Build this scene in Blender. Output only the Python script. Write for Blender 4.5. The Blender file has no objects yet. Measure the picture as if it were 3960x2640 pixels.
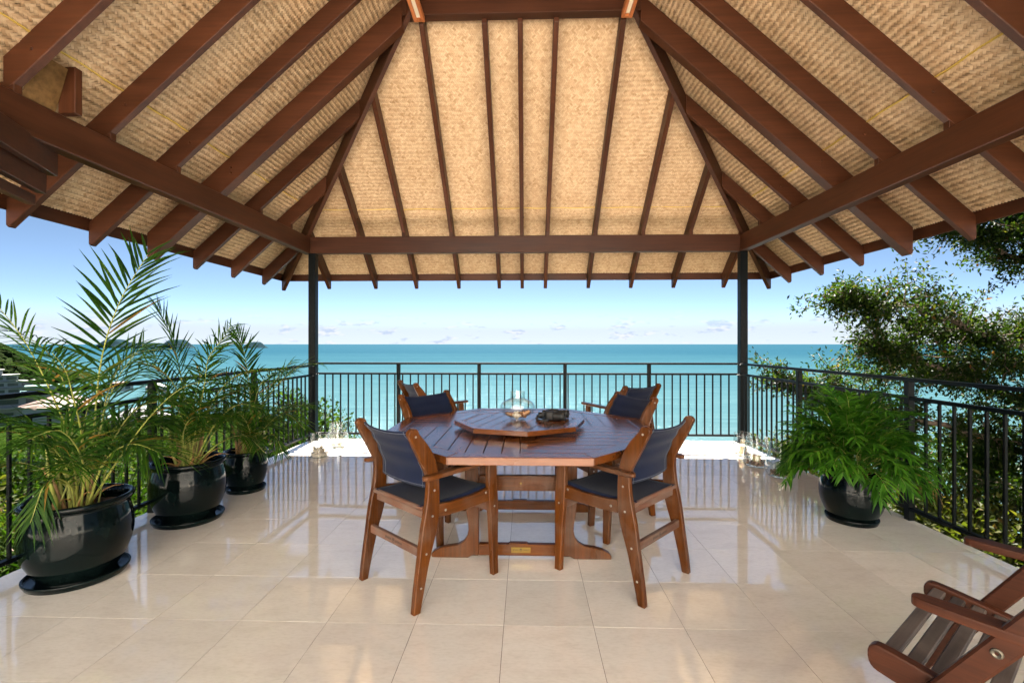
import bpy, bmesh, math, random
import numpy as np
from mathutils import Vector, Matrix

random.seed(7)
rng = np.random.default_rng(11)
SC = bpy.context.scene
COL = SC.collection
R = math.radians

# ------------------------------------------------------------------ camera
HC = 1.30
cam_d = bpy.data.cameras.new('camera')
cam_d.sensor_width = 36.0
cam_d.lens = 36.0 * 1785.0 / 3960.0
cam_d.shift_y = 10.0 / 3960.0
cam_d.clip_start = 0.05
cam_d.clip_end = 150000.0
cam = bpy.data.objects.new('camera', cam_d)
COL.objects.link(cam)
cam.location = (0, 0, HC)
cam.rotation_euler = (R(90), 0, 0.0300)
SC.camera = cam

# ------------------------------------------------------------------ sky, sun, exposure
SUN_EL, SUN_AZ = 54.0, -3.3          # azimuth measured from +Y towards +X
SKY_STRENGTH = 0.05
W = bpy.data.worlds.new('World')
SC.world = W
W.use_nodes = True
wn, wl = W.node_tree.nodes, W.node_tree.links
wn.clear()
w_out = wn.new('ShaderNodeOutputWorld')
w_bg = wn.new('ShaderNodeBackground')
w_bg.inputs['Strength'].default_value = SKY_STRENGTH
sky = wn.new('ShaderNodeTexSky')
sky.sky_type = 'NISHITA'
sky.sun_disc = False
sky.sun_elevation = R(SUN_EL)
sky.sun_rotation = R(SUN_AZ)
sky.altitude = 50
sky.air_density = 0.28
sky.dust_density = 0.1
sky.ozone_density = 2.0
# cloud bank low over the sea and a few puffs, in the sky itself
tc = wn.new('ShaderNodeTexCoord')
sep = wn.new('ShaderNodeSeparateXYZ')
wl.new(tc.outputs['Generated'], sep.inputs[0])
mp = wn.new('ShaderNodeMapping')
mp.inputs['Scale'].default_value = (20, 20, 64)
wl.new(tc.outputs['Generated'], mp.inputs['Vector'])
nz = wn.new('ShaderNodeTexNoise')
nz.inputs['Scale'].default_value = 1.0
nz.inputs['Detail'].default_value = 6
nz.inputs['Roughness'].default_value = 0.55
wl.new(mp.outputs[0], nz.inputs['Vector'])
cr = wn.new('ShaderNodeValToRGB')
cr.color_ramp.elements[0].position = 0.55
cr.color_ramp.elements[1].position = 0.63
wl.new(nz.outputs['Fac'], cr.inputs[0])
band = wn.new('ShaderNodeMapRange')
band.interpolation_type = 'SMOOTHSTEP'
band.inputs['From Min'].default_value = 0.075
band.inputs['From Max'].default_value = 0.025
wl.new(sep.outputs['Z'], band.inputs['Value'])
mul = wn.new('ShaderNodeMath'); mul.operation = 'MULTIPLY'
wl.new(cr.outputs['Color'], mul.inputs[0]); wl.new(band.outputs[0], mul.inputs[1])
mul2 = wn.new('ShaderNodeMath'); mul2.operation = 'MULTIPLY'
mul2.operation = 'MULTIPLY'; mul2.inputs[1].default_value = 0.8
hz = wn.new('ShaderNodeMath'); hz.operation = 'MULTIPLY'; hz.inputs[1].default_value = 0.88
wl.new(band.outputs[0], hz.inputs[0])
wl.new(mul.outputs[0], mul2.inputs[0])
tint = wn.new('ShaderNodeMixRGB'); tint.blend_type = 'MULTIPLY'; tint.inputs[0].default_value = 1.0
tint.inputs[2].default_value = (0.64, 0.625, 0.53, 1)
wl.new(sky.outputs[0], tint.inputs[1])
mixc = wn.new('ShaderNodeMixRGB')
wl.new(hz.outputs[0], mixc.inputs[0])
wl.new(tint.outputs[0], mixc.inputs[1])
mixc.inputs[2].default_value = (1.76, 1.90, 2.12, 1)
puff = wn.new('ShaderNodeMixRGB')
wl.new(mul2.outputs[0], puff.inputs[0]); wl.new(mixc.outputs[0], puff.inputs[1])
shade = wn.new('ShaderNodeValToRGB')
shade.color_ramp.elements[0].position = 0.42; shade.color_ramp.elements[0].color = (0.60, 0.71, 0.92, 1)
shade.color_ramp.elements[1].position = 0.56; shade.color_ramp.elements[1].color = (1.0, 1.0, 1.0, 1)
nz2 = wn.new('ShaderNodeTexNoise'); nz2.inputs['Scale'].default_value = 2.3; nz2.inputs['Detail'].default_value = 4
wl.new(mp.outputs[0], nz2.inputs['Vector']); wl.new(nz2.outputs['Fac'], shade.inputs[0])
sc3 = wn.new('ShaderNodeMixRGB'); sc3.blend_type = 'MULTIPLY'; sc3.inputs[0].default_value = 1.0
sc3.inputs[2].default_value = (2.2, 2.25, 2.32, 1)
wl.new(shade.outputs[0], sc3.inputs[1]); wl.new(sc3.outputs[0], puff.inputs[2])
wl.new(puff.outputs[0], w_bg.inputs['Color'])
wl.new(w_bg.outputs[0], w_out.inputs[0])

sun_d = bpy.data.lights.new('sun', 'SUN')
sun_d.energy = 5.0
sun_d.angle = R(0.53)
sun_d.color = (1.0, 0.95, 0.87)
sun = bpy.data.objects.new('sun', sun_d)
COL.objects.link(sun)
sv = Vector((math.sin(R(SUN_AZ)) * math.cos(R(SUN_EL)), math.cos(R(SUN_AZ)) * math.cos(R(SUN_EL)), math.sin(R(SUN_EL))))
sun.rotation_euler = sv.to_track_quat('Z', 'Y').to_euler()

SC.view_settings.view_transform = 'Standard'
SC.view_settings.look = 'None'
SC.view_settings.gamma = 1.0
SC.view_settings.exposure = 3.12
SC.view_settings.use_curve_mapping = False
SC.render.engine = 'CYCLES'
SC.cycles.use_denoising = True
SC.cycles.max_bounces = 14
SC.cycles.diffuse_bounces = 7
SC.cycles.glossy_bounces = 5
SC.cycles.transmission_bounces = 8
SC.cycles.transparent_max_bounces = 16
SC.cycles.sample_clamp_indirect = 6.0
SC.cycles.caustics_reflective = True
SC.cycles.blur_glossy = 1.0
SC.cycles.caustics_refractive = False


# ------------------------------------------------------------------ material helpers
def new_mat(name):
    m = bpy.data.materials.new(name)
    m.use_nodes = True
    n, l = m.node_tree.nodes, m.node_tree.links
    b = n['Principled BSDF']
    return m, n, l, b


def ramp(n, stops):
    r = n.new('ShaderNodeValToRGB')
    e = r.color_ramp.elements
    while len(e) > 1:
        e.remove(e[0])
    e[0].position = stops[0][0]; e[0].color = (*stops[0][1], 1)
    for p, c in stops[1:]:
        x = e.new(p); x.color = (*c, 1)
    return r


def noise(n, l, scale, detail=4, rough=0.55, vec=None, mscale=None, coord='Object'):
    t = n.new('ShaderNodeTexNoise')
    t.inputs['Scale'].default_value = scale
    t.inputs['Detail'].default_value = detail
    t.inputs['Roughness'].default_value = rough
    if vec is None:
        c = n.new('ShaderNodeTexCoord')
        vec = c.outputs[coord]
    if mscale:
        m = n.new('ShaderNodeMapping')
        m.inputs['Scale'].default_value = mscale
        l.new(vec, m.inputs['Vector'])
        vec = m.outputs[0]
    l.new(vec, t.inputs['Vector'])
    return t


def bump(n, l, b, height, strength, dist=0.01):
    k = n.new('ShaderNodeBump')
    k.inputs['Strength'].default_value = strength
    k.inputs['Distance'].default_value = dist
    l.new(height, k.inputs['Height'])
    l.new(k.outputs[0], b.inputs['Normal'])
    return k


def mixrgb(n, l, fac, a, b2, mode='MIX'):
    m = n.new('ShaderNodeMixRGB'); m.blend_type = mode
    for i, v in enumerate((fac, a, b2)):
        if isinstance(v, (int, float)):
            m.inputs[i].default_value = v
        elif isinstance(v, tuple):
            m.inputs[i].default_value = (*v, 1)
        else:
            l.new(v, m.inputs[i])
    return m.outputs[0]


def simple(name, col, rough=0.5, metal=0.0, spec=0.5, var=0.15, nscale=12, bstr=0.0):
    m, n, l, b = new_mat(name)
    t = noise(n, l, nscale, 5)
    lo = tuple(c * (1 - var) for c in col); hi = tuple(min(1, c * (1 + var)) for c in col)
    r = ramp(n, [(0.3, lo), (0.7, hi)])
    l.new(t.outputs['Fac'], r.inputs[0])
    l.new(r.outputs[0], b.inputs['Base Color'])
    b.inputs['Roughness'].default_value = rough
    b.inputs['Metallic'].default_value = metal
    b.inputs['Specular IOR Level'].default_value = spec
    if bstr:
        bump(n, l, b, t.outputs['Fac'], bstr, 0.004)
    return m


def wood(name, dark, light, axis, rough=0.32, fine=60, weather=0.0):
    m, n, l, b = new_mat(name)
    c = n.new('ShaderNodeTexCoord')
    oi = n.new('ShaderNodeObjectInfo')
    add = n.new('ShaderNodeVectorMath'); add.operation = 'ADD'
    sc = n.new('ShaderNodeVectorMath'); sc.operation = 'SCALE'
    comb = n.new('ShaderNodeCombineXYZ')
    for i in range(3):
        l.new(oi.outputs['Random'], comb.inputs[i])
    l.new(comb.outputs[0], sc.inputs[0]); sc.inputs['Scale'].default_value = 7.3
    l.new(c.outputs['Object'], add.inputs[0]); l.new(sc.outputs[0], add.inputs[1])
    s = [1.0, 1.0, 1.0]
    s['xyz'.index(axis)] = 0.055
    g = noise(n, l, fine, 6, 0.6, add.outputs[0], tuple(s))
    s2 = [1.0, 1.0, 1.0]; s2['xyz'.index(axis)] = 0.14
    g2 = noise(n, l, 9, 3, 0.5, add.outputs[0], tuple(s2))
    r = ramp(n, [(0.28, dark), (0.5, tuple((a + b_) / 2 for a, b_ in zip(dark, light))), (0.72, light)])
    mm = n.new('ShaderNodeMath'); mm.operation = 'MULTIPLY_ADD'
    l.new(g.outputs['Fac'], mm.inputs[0]); mm.inputs[1].default_value = 0.55
    m3 = n.new('ShaderNodeMath'); m3.operation = 'MULTIPLY'; m3.inputs[1].default_value = 0.45
    l.new(g2.outputs['Fac'], m3.inputs[0]); l.new(m3.outputs[0], mm.inputs[2])
    l.new(mm.outputs[0], r.inputs[0])
    hv = n.new('ShaderNodeHueSaturation')
    vr = n.new('ShaderNodeMapRange')
    vr.inputs['To Min'].default_value = 0.78; vr.inputs['To Max'].default_value = 1.18
    l.new(oi.outputs['Random'], vr.inputs[0])
    l.new(vr.outputs[0], hv.inputs['Value'])
    l.new(r.outputs[0], hv.inputs['Color'])
    colo = hv.outputs[0]
    if weather:
        wz = noise(n, l, 5, 5, 0.6, add.outputs[0])
        wr = ramp(n, [(0.45, (0, 0, 0)), (0.7, (weather,) * 3)])
        l.new(wz.outputs['Fac'], wr.inputs[0])
        colo = mixrgb(n, l, wr.outputs[0], colo, (0.16, 0.125, 0.10))
    l.new(colo, b.inputs['Base Color'])
    b.inputs['Specular IOR Level'].default_value = 0.2
    rr = n.new('ShaderNodeMapRange')
    rr.inputs['To Min'].default_value = rough - 0.08; rr.inputs['To Max'].default_value = rough + 0.16
    l.new(g2.outputs['Fac'], rr.inputs[0]); l.new(rr.outputs[0], b.inputs['Roughness'])
    bump(n, l, b, g.outputs['Fac'], 0.03, 0.0008)
    return m


def leaf_mat(name, stops, rough=0.38, trans=0.35, spec=0.5, tcol=(1.5, 1.7, 0.6)):
    m, n, l, b = new_mat(name)
    g = n.new('ShaderNodeNewGeometry')
    r = ramp(n, stops)
    l.new(g.outputs['Random Per Island'], r.inputs[0])
    l.new(r.outputs[0], b.inputs['Base Color'])
    b.inputs['Roughness'].default_value = rough
    b.inputs['Specular IOR Level'].default_value = spec
    tr = n.new('ShaderNodeBsdfTranslucent')
    tcm = mixrgb(n, l, 1.0, r.outputs[0], tcol, 'MULTIPLY')
    l.new(tcm, tr.inputs['Color'])
    mx = n.new('ShaderNodeMixShader'); mx.inputs[0].default_value = trans
    l.new(b.outputs[0], mx.inputs[1]); l.new(tr.outputs[0], mx.inputs[2])
    l.new(mx.outputs[0], n['Material Output'].inputs[0])
    return m


M = {}
# painted red-brown roof timber
for ax in 'xyz':
    M['timber_' + ax] = wood('timber_' + ax, (0.029, 0.0084, 0.0032), (0.078, 0.0240, 0.0092), ax, 0.42, 42)
    M['jarrah_' + ax] = wood('jarrah_' + ax, (0.026, 0.0066, 0.0008), (0.128, 0.0365, 0.0034), ax, 0.25, 70, 0.28)
    M['worn_' + ax] = wood('worn_' + ax, (0.075, 0.030, 0.018), (0.19, 0.088, 0.055), ax, 0.5, 70, 0.75)
for ax in 'xy':
    M['top_' + ax] = wood('top_' + ax, (0.055, 0.0145, 0.0030), (0.165, 0.047, 0.0080), ax, 0.20, 70)
    M['top_' + ax].node_tree.nodes['Principled BSDF'].inputs['Specular IOR Level'].default_value = 0.6
    M['top_' + ax].node_tree.nodes['Principled BSDF'].inputs['Coat Weight'].default_value = 0.3
    M['top_' + ax].node_tree.nodes['Principled BSDF'].inputs['Coat Roughness'].default_value = 0.12
M['fg_wood'] = wood('fg_wood', (0.022, 0.0068, 0.0032), (0.078, 0.0235, 0.010), 'y', 0.36, 80)
M['fg_slat'] = wood('fg_slat', (0.030, 0.022, 0.019), (0.095, 0.074, 0.064), 'x', 0.42, 80, 0.5)
M['lamp_wood'] = wood('lamp_wood', (0.30, 0.085, 0.025), (0.48, 0.16, 0.055), 'y', 0.35, 60)
M['black_metal'] = simple('black_metal', (0.0022, 0.003, 0.0034), 0.42, 0.0, 0.12, 0.2, 30)
M['rail_top'] = M['black_metal']
M['steel'] = simple('steel', (0.30, 0.29, 0.28), 0.4, 1.0)
M['bolt_metal'] = simple('bolt_metal', (0.13, 0.115, 0.09), 0.45, 1.0, 0.5, 0.4, 200)
M['brass'] = simple('brass', (0.20, 0.125, 0.018), 0.5, 0.4)
M['ink'] = simple('ink', (0.03, 0.018, 0.012), 0.7)
M['sling'] = None
M['soil'] = simple('soil', (0.10, 0.055, 0.032), 0.95, 0, 0.2, 0.5, 40, 0.8)
M['candle'] = simple('candle', (0.78, 0.66, 0.40), 0.5, 0, 0.4, 0.05)
M['candle_green'] = simple('candle_green', (0.42, 0.48, 0.24), 0.5, 0, 0.4, 0.05)
M['candle'].node_tree.nodes['Principled BSDF'].inputs['Subsurface Weight'].default_value = 0.3
M['white_paint'] = simple('white_paint', (0.74, 0.73, 0.70), 0.6, 0, 0.4, 0.06)
M['render_paint'] = simple('render_paint', (0.30, 0.31, 0.31), 0.7, 0, 0.2, 0.08)
M['concrete'] = simple('concrete', (0.42, 0.40, 0.36), 0.8, 0, 0.3, 0.15)
M['grout'] = simple('grout', (0.13, 0.10, 0.075), 0.85, 0, 0.3, 0.2, 20)
M['deck_edge'] = simple('deck_edge', (0.60, 0.55, 0.48), 0.6, 0, 0.4, 0.08)
M['bounce_paint'] = simple('bounce_paint', (0.82, 0.78, 0.72), 0.7, 0, 0.3, 0.04)
M['bounce_terrace'] = simple('bounce_terrace', (0.72, 0.67, 0.60), 0.7, 0, 0.4, 0.08)
M['window_dark'] = simple('window_dark', (0.06, 0.075, 0.085), 0.15)
M['roof_red'] = simple('roof_red', (0.15, 0.095, 0.08), 0.75)
M['roof_teal'] = simple('roof_teal', (0.10, 0.19, 0.175), 0.6)
M['roof_grey'] = simple('roof_grey', (0.16, 0.155, 0.15), 0.7)
M['roof_dark'] = simple('roof_dark', (0.10, 0.085, 0.07), 0.85, 0, 0.3, 0.3)
M['mat_flap'] = simple('mat_flap', (0.30, 0.165, 0.06), 0.6, 0, 0.3, 0.3, 30)
M['joint'] = simple('joint', (0.70, 0.47, 0.10), 0.55, 0, 0.4, 0.12, 6)
M['shell_white'] = simple('shell_white', (0.72, 0.62, 0.50), 0.45, 0, 0.5, 0.3, 60)
M['shell_brown'] = simple('shell_brown', (0.30, 0.15, 0.075), 0.45, 0, 0.5, 0.75, 45)
M['pebble'] = simple('pebble', (0.30, 0.19, 0.12), 0.6, 0, 0.4, 0.6, 70)
M['rubber'] = simple('rubber', (0.008, 0.0078, 0.0075), 0.55, 0, 0.4, 0.25, 300, 0.4)
M['lens'] = simple('lens', (0.01, 0.012, 0.015), 0.05, 0, 0.8, 0.1)
M['stem'] = simple('stem', (0.24, 0.25, 0.05), 0.45, 0, 0.4, 0.35, 18)
M['cane'] = simple('cane', (0.27, 0.15, 0.06), 0.55, 0, 0.4, 0.45, 16)
M['bark'] = simple('bark', (0.12, 0.085, 0.062), 0.85, 0, 0.3, 0.45, 25, 0.8)
M['diffuser'] = simple('diffuser', (0.80, 0.72, 0.55), 0.6, 0, 0.3, 0.03)

# sling fabric
m, n, l, b = new_mat('sling')
t = noise(n, l, 900, 2, 0.5)
t2 = noise(n, l, 6, 4, 0.5)
r = ramp(n, [(0.3, (0.0036, 0.0068, 0.021)), (0.7, (0.0068, 0.0115, 0.034))])
l.new(t2.outputs['Fac'], r.inputs[0]); l.new(r.outputs[0], b.inputs['Base Color'])
b.inputs['Roughness'].default_value = 0.8
b.inputs['Specular IOR Level'].default_value = 0.12
b.inputs['Sheen Weight'].default_value = 0.06
bump(n, l, b, t.outputs['Fac'], 0.35, 0.001)
M['sling'] = m
M['stitch'] = simple('stitch', (0.10, 0.11, 0.14), 0.8)

# glazed pot
m, n, l, b = new_mat('glaze')
t = noise(n, l, 7, 4)
r = ramp(n, [(0.35, (0.0015, 0.003, 0.003)), (0.75, (0.004, 0.009, 0.0085))])
l.new(t.outputs['Fac'], r.inputs[0]); l.new(r.outputs[0], b.inputs['Base Color'])
b.inputs['Roughness'].default_value = 0.10
b.inputs['Coat Weight'].default_value = 0.0
b.inputs['Specular IOR Level'].default_value = 0.18
b.inputs['Coat Roughness'].default_value = 0.04
t2 = noise(n, l, 5, 2)
bump(n, l, b, t2.outputs['Fac'], 0.25, 0.01)
M['glaze'] = m

# clear glass: thin walls, so straight-through plus Fresnel reflection
m, n, l, b = new_mat('clear_glass')
tr = n.new('ShaderNodeBsdfTransparent'); tr.inputs['Color'].default_value = (0.93, 0.955, 0.95, 1)
gl = n.new('ShaderNodeBsdfGlossy'); gl.inputs['Roughness'].default_value = 0.015
fz = n.new('ShaderNodeLayerWeight'); fz.inputs['Blend'].default_value = 0.5
fp = n.new('ShaderNodeMath'); fp.operation = 'POWER'; fp.inputs[1].default_value = 3.0
l.new(fz.outputs['Facing'], fp.inputs[0])
fm = n.new('ShaderNodeMath'); fm.operation = 'MULTIPLY_ADD'; fm.inputs[1].default_value = 0.9; fm.inputs[2].default_value = 0.10
l.new(fp.outputs[0], fm.inputs[0])
mx = n.new('ShaderNodeMixShader')
l.new(fm.outputs[0], mx.inputs[0]); l.new(tr.outputs[0], mx.inputs[1]); l.new(gl.outputs[0], mx.inputs[2])
l.new(mx.outputs[0], n['Material Output'].inputs[0])
n.remove(b)
M['clear_glass'] = m

# polished porcelain tile
m, n, l, b = new_mat('tile')
c = n.new('ShaderNodeTexCoord'); oi = n.new('ShaderNodeObjectInfo')
geo = n.new('ShaderNodeNewGeometry')
loc = n.new('ShaderNodeVectorMath'); loc.operation = 'MULTIPLY_ADD'
l.new(oi.outputs['Location'], loc.inputs[0]); loc.inputs[1].default_value = (3.7, 5.1, 0)
l.new(c.outputs['Object'], loc.inputs[2])
t = noise(n, l, 5.5, 6, 0.62, loc.outputs[0], (1.0, 2.2, 1.0))
t2 = noise(n, l, 34, 5, 0.6, loc.outputs[0], (1.0, 2.6, 1.0))
r = ramp(n, [(0.25, (0.77, 0.695, 0.615)), (0.5, (0.855, 0.785, 0.705)), (0.78, (0.89, 0.825, 0.75))])
l.new(t.outputs['Fac'], r.inputs[0])
r2 = ramp(n, [(0.30, (0.87, 0.86, 0.84)), (0.55, (1, 1, 1))])
l.new(t2.outputs['Fac'], r2.inputs[0])
cc = mixrgb(n, l, 0.7, r.outputs[0], r2.outputs[0], 'MULTIPLY')
hv = n.new('ShaderNodeHueSaturation'); vr = n.new('ShaderNodeMapRange')
vr.inputs['To Min'].default_value = 0.94; vr.inputs['To Max'].default_value = 1.05
l.new(oi.outputs['Random'], vr.inputs[0]); l.new(vr.outputs[0], hv.inputs['Value']); l.new(cc, hv.inputs['Color'])
l.new(hv.outputs[0], b.inputs['Base Color'])
sm = noise(n, l, 2.2, 4, 0.6, geo.outputs['Position'])
rr = n.new('ShaderNodeMapRange'); rr.inputs['From Min'].default_value = 0.35; rr.inputs['From Max'].default_value = 0.75; rr.inputs['To Min'].default_value = 0.008; rr.inputs['To Max'].default_value = 0.06
l.new(sm.outputs['Fac'], rr.inputs[0]); l.new(rr.outputs[0], b.inputs['Roughness'])
b.inputs['IOR'].default_value = 3.3
wv = noise(n, l, 2.4, 1, 0.5, loc.outputs[0])
bump(n, l, b, wv.outputs['Fac'], 0.045, 0.010)
M['tile'] = m

# woven bamboo strips
m, n, l, b = new_mat('bamboo')
g = n.new('ShaderNodeNewGeometry')
uv = n.new('ShaderNodeUVMap'); uv.uv_map = 'UVMap'
comb = n.new('ShaderNodeCombineXYZ'); l.new(g.outputs['Random Per Island'], comb.inputs[2])
av = n.new('ShaderNodeVectorMath'); av.operation = 'MULTIPLY_ADD'
l.new(uv.outputs[0], av.inputs[0]); av.inputs[1].default_value = (0.7, 7.0, 0)
sc = n.new('ShaderNodeVectorMath'); sc.operation = 'SCALE'; sc.inputs['Scale'].default_value = 61.0
l.new(comb.outputs[0], sc.inputs[0]); l.new(sc.outputs[0], av.inputs[2])
t = noise(n, l, 1.0, 3, 0.6, av.outputs[0])
r = ramp(n, [(0.0, (0.42, 0.26, 0.135)), (0.10, (0.51, 0.335, 0.190)), (0.55, (0.585, 0.40, 0.24)), (1.0, (0.66, 0.475, 0.30))])
l.new(g.outputs['Random Per Island'], r.inputs[0])
r2 = ramp(n, [(0.3, (0.78, 0.73, 0.66)), (0.6, (1, 1, 1))])
l.new(t.outputs['Fac'], r2.inputs[0])
cc = mixrgb(n, l, 0.75, r.outputs[0], r2.outputs[0], 'MULTIPLY')
big = noise(n, l, 0.9, 4, 0.6, g.outputs['Position'])
r3 = ramp(n, [(0.3, (0.85, 0.81, 0.75)), (0.62, (1.04, 1.03, 1.02))])
l.new(big.outputs['Fac'], r3.inputs[0])
cc = mixrgb(n, l, 1.0, cc, r3.outputs[0], 'MULTIPLY')
l.new(cc, b.inputs['Base Color'])
b.inputs['Roughness'].default_value = 0.5
b.inputs['Specular IOR Level'].default_value = 0.3
M['bamboo'] = m
M['mat_back'] = simple('mat_back', (0.22, 0.13, 0.06), 0.9)

# leaves
M['palm_leaf'] = leaf_mat('palm_leaf', [(0.0, (0.013, 0.046, 0.004)), (0.6, (0.030, 0.085, 0.007)), (0.93, (0.068, 0.125, 0.011)), (0.965, (0.20, 0.15, 0.02)), (1.0, (0.24, 0.12, 0.03))], 0.5, 0.45, 0.22)
M['fern_leaf'] = leaf_mat('fern_leaf', [(0.0, (0.020, 0.075, 0.004)), (0.7, (0.042, 0.135, 0.008)), (1.0, (0.080, 0.19, 0.015))], 0.5, 0.40, 0.2)
M['dry_leaf'] = leaf_mat('dry_leaf', [(0.0, (0.34, 0.17, 0.06)), (1.0, (0.48, 0.28, 0.11))], 0.6, 0.25, 0.3, (1.2, 1.0, 0.7))
M['tree_leaf'] = leaf_mat('tree_leaf', [(0.0, (0.007, 0.017, 0.002)), (0.6, (0.017, 0.033, 0.004)), (0.93, (0.038, 0.056, 0.008)), (0.99, (0.065, 0.060, 0.012)), (1.0, (0.16, 0.05, 0.015))], 0.5, 0.42, 0.14)
M['bush_leaf'] = leaf_mat('bush_leaf', [(0.0, (0.008, 0.021, 0.002)), (0.6, (0.018, 0.038, 0.004)), (0.95, (0.035, 0.055, 0.007)), (1.0, (0.07, 0.06, 0.014))], 0.6, 0.42, 0.06)
M['olive_leaf'] = leaf_mat('olive_leaf', [(0.0, (0.016, 0.023, 0.003)), (0.6, (0.034, 0.042, 0.006)), (0.93, (0.066, 0.066, 0.012)), (1.0, (0.09, 0.05, 0.013))], 0.5, 0.42, 0.12)

# hillside ground
m, n, l, b = new_mat('hillside')
t = noise(n, l, 0.9, 8, 0.7)
r = ramp(n, [(0.3, (0.005, 0.011, 0.002)), (0.55, (0.014, 0.027, 0.004)), (0.75, (0.032, 0.042, 0.010))])
l.new(t.outputs['Fac'], r.inputs[0]); l.new(r.outputs[0], b.inputs['Base Color'])
b.inputs['Roughness'].default_value = 0.9
bump(n, l, b, t.outputs['Fac'], 1.0, 0.6)
b.inputs['Specular IOR Level'].default_value = 0.0
M['hillside'] = m
m, n, l, b = new_mat('forest')
t = noise(n, l, 0.035, 8, 0.7)
r = ramp(n, [(0.3, (0.006, 0.011, 0.004)), (0.55, (0.013, 0.019, 0.007)), (0.8, (0.026, 0.028, 0.012))])
l.new(t.outputs['Fac'], r.inputs[0]); l.new(r.outputs[0], b.inputs['Base Color'])
b.inputs['Roughness'].default_value = 0.95
b.inputs['Specular IOR Level'].default_value = 0.0
M['forest'] = m
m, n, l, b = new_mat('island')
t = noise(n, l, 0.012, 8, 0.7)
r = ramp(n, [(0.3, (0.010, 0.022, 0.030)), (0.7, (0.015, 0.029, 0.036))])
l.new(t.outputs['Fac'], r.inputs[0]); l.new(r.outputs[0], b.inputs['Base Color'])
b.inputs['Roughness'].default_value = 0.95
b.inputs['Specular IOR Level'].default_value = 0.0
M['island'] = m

# sea: turquoise water, paler over the shallows by the shore
m, n, l, b = new_mat('sea')
geo = n.new('ShaderNodeNewGeometry')
sp = n.new('ShaderNodeSeparateXYZ'); l.new(geo.outputs['Position'], sp.inputs[0])
mr = n.new('ShaderNodeMapRange'); mr.inputs['From Min'].default_value = 150; mr.inputs['From Max'].default_value = 2600
l.new(sp.outputs['Y'], mr.inputs['Value'])
pw = n.new('ShaderNodeMath'); pw.operation = 'POWER'; pw.inputs[1].default_value = 0.5
l.new(mr.outputs[0], pw.inputs[0])
patch = noise(n, l, 0.0016, 4, 0.55, geo.outputs['Position'], (0.35, 1.6, 1))
pa = n.new('ShaderNodeMath'); pa.operation = 'MULTIPLY_ADD'; pa.inputs[1].default_value = 0.30; 
ps = n.new('ShaderNodeMath'); ps.operation = 'SUBTRACT'; ps.inputs[1].default_value = 0.15
l.new(patch.outputs['Fac'], pa.inputs[0]); l.new(pw.outputs[0], pa.inputs[2]); l.new(pa.outputs[0], ps.inputs[0])
r = ramp(n, [(0.0, (0.048, 0.084, 0.090)), (0.28, (0.030, 0.068, 0.079)), (0.6, (0.016, 0.050, 0.066)), (1.0, (0.0080, 0.035, 0.054))])
l.new(ps.outputs[0], r.inputs[0])
st1 = noise(n, l, 0.09, 5, 0.65, geo.outputs['Position'], (0.22, 1.0, 1))
st2 = noise(n, l, 0.008, 5, 0.6, geo.outputs['Position'], (0.16, 1.0, 1))
sr1 = ramp(n, [(0.32, (0.80, 0.84, 0.86)), (0.5, (1.0, 1.0, 1.0)), (0.70, (1.22, 1.14, 1.10))])
sr2 = ramp(n, [(0.32, (0.92, 0.95, 0.96)), (0.65, (1.05, 1.03, 1.02))])
l.new(st1.outputs['Fac'], sr1.inputs[0]); l.new(st2.outputs['Fac'], sr2.inputs[0])
seac = mixrgb(n, l, 1.0, mixrgb(n, l, 1.0, r.outputs[0], sr1.outputs[0], 'MULTIPLY'), sr2.outputs[0], 'MULTIPLY')
w1 = noise(n, l, 0.55, 6, 0.62, geo.outputs['Position'], (0.7, 1.5, 1))
w2 = noise(n, l, 0.045, 4, 0.55, geo.outputs['Position'], (0.5, 2.0, 1))
wm = n.new('ShaderNodeMath'); wm.operation = 'MULTIPLY_ADD'; wm.inputs[1].default_value = 4.0
l.new(w2.outputs['Fac'], wm.inputs[0]); l.new(w1.outputs['Fac'], wm.inputs[2])
df = n.new('ShaderNodeBsdfDiffuse'); l.new(seac, df.inputs['Color'])
gs = n.new('ShaderNodeBsdfGlossy'); gs.inputs['Roughness'].default_value = 0.14
gs.inputs['Color'].default_value = (0.75, 0.93, 1.0, 1)
bk = n.new('ShaderNodeBump'); bk.inputs['Strength'].default_value = 0.85; bk.inputs['Distance'].default_value = 0.55
l.new(wm.outputs[0], bk.inputs['Height'])
l.new(bk.outputs[0], gs.inputs['Normal']); l.new(bk.outputs[0], df.inputs['Normal'])
mx = n.new('ShaderNodeMixShader'); mx.inputs[0].default_value = 0.05
l.new(df.outputs[0], mx.inputs[1]); l.new(gs.outputs[0], mx.inputs[2])
l.new(mx.outputs[0], n['Material Output'].inputs[0])
n.remove(b)
M['sea'] = m


# ------------------------------------------------------------------ geometry helpers
def link(o, parent=None):
    COL.objects.link(o)
    if parent is not None:
        o.parent = parent
    return o


def tag(o, label=None, cat=None, group=None, kind=None):
    if label: o['label'] = label
    if cat: o['category'] = cat
    if group: o['group'] = group
    if kind: o['kind'] = kind
    return o


def thing(name, label, cat, loc=(0, 0, 0), rz=0.0, group=None):
    o = bpy.data.objects.new(name, None)
    o.empty_display_size = 0.1
    o.location = loc
    o.rotation_euler = (0, 0, rz)
    return tag(link(o), label, cat, group)


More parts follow.
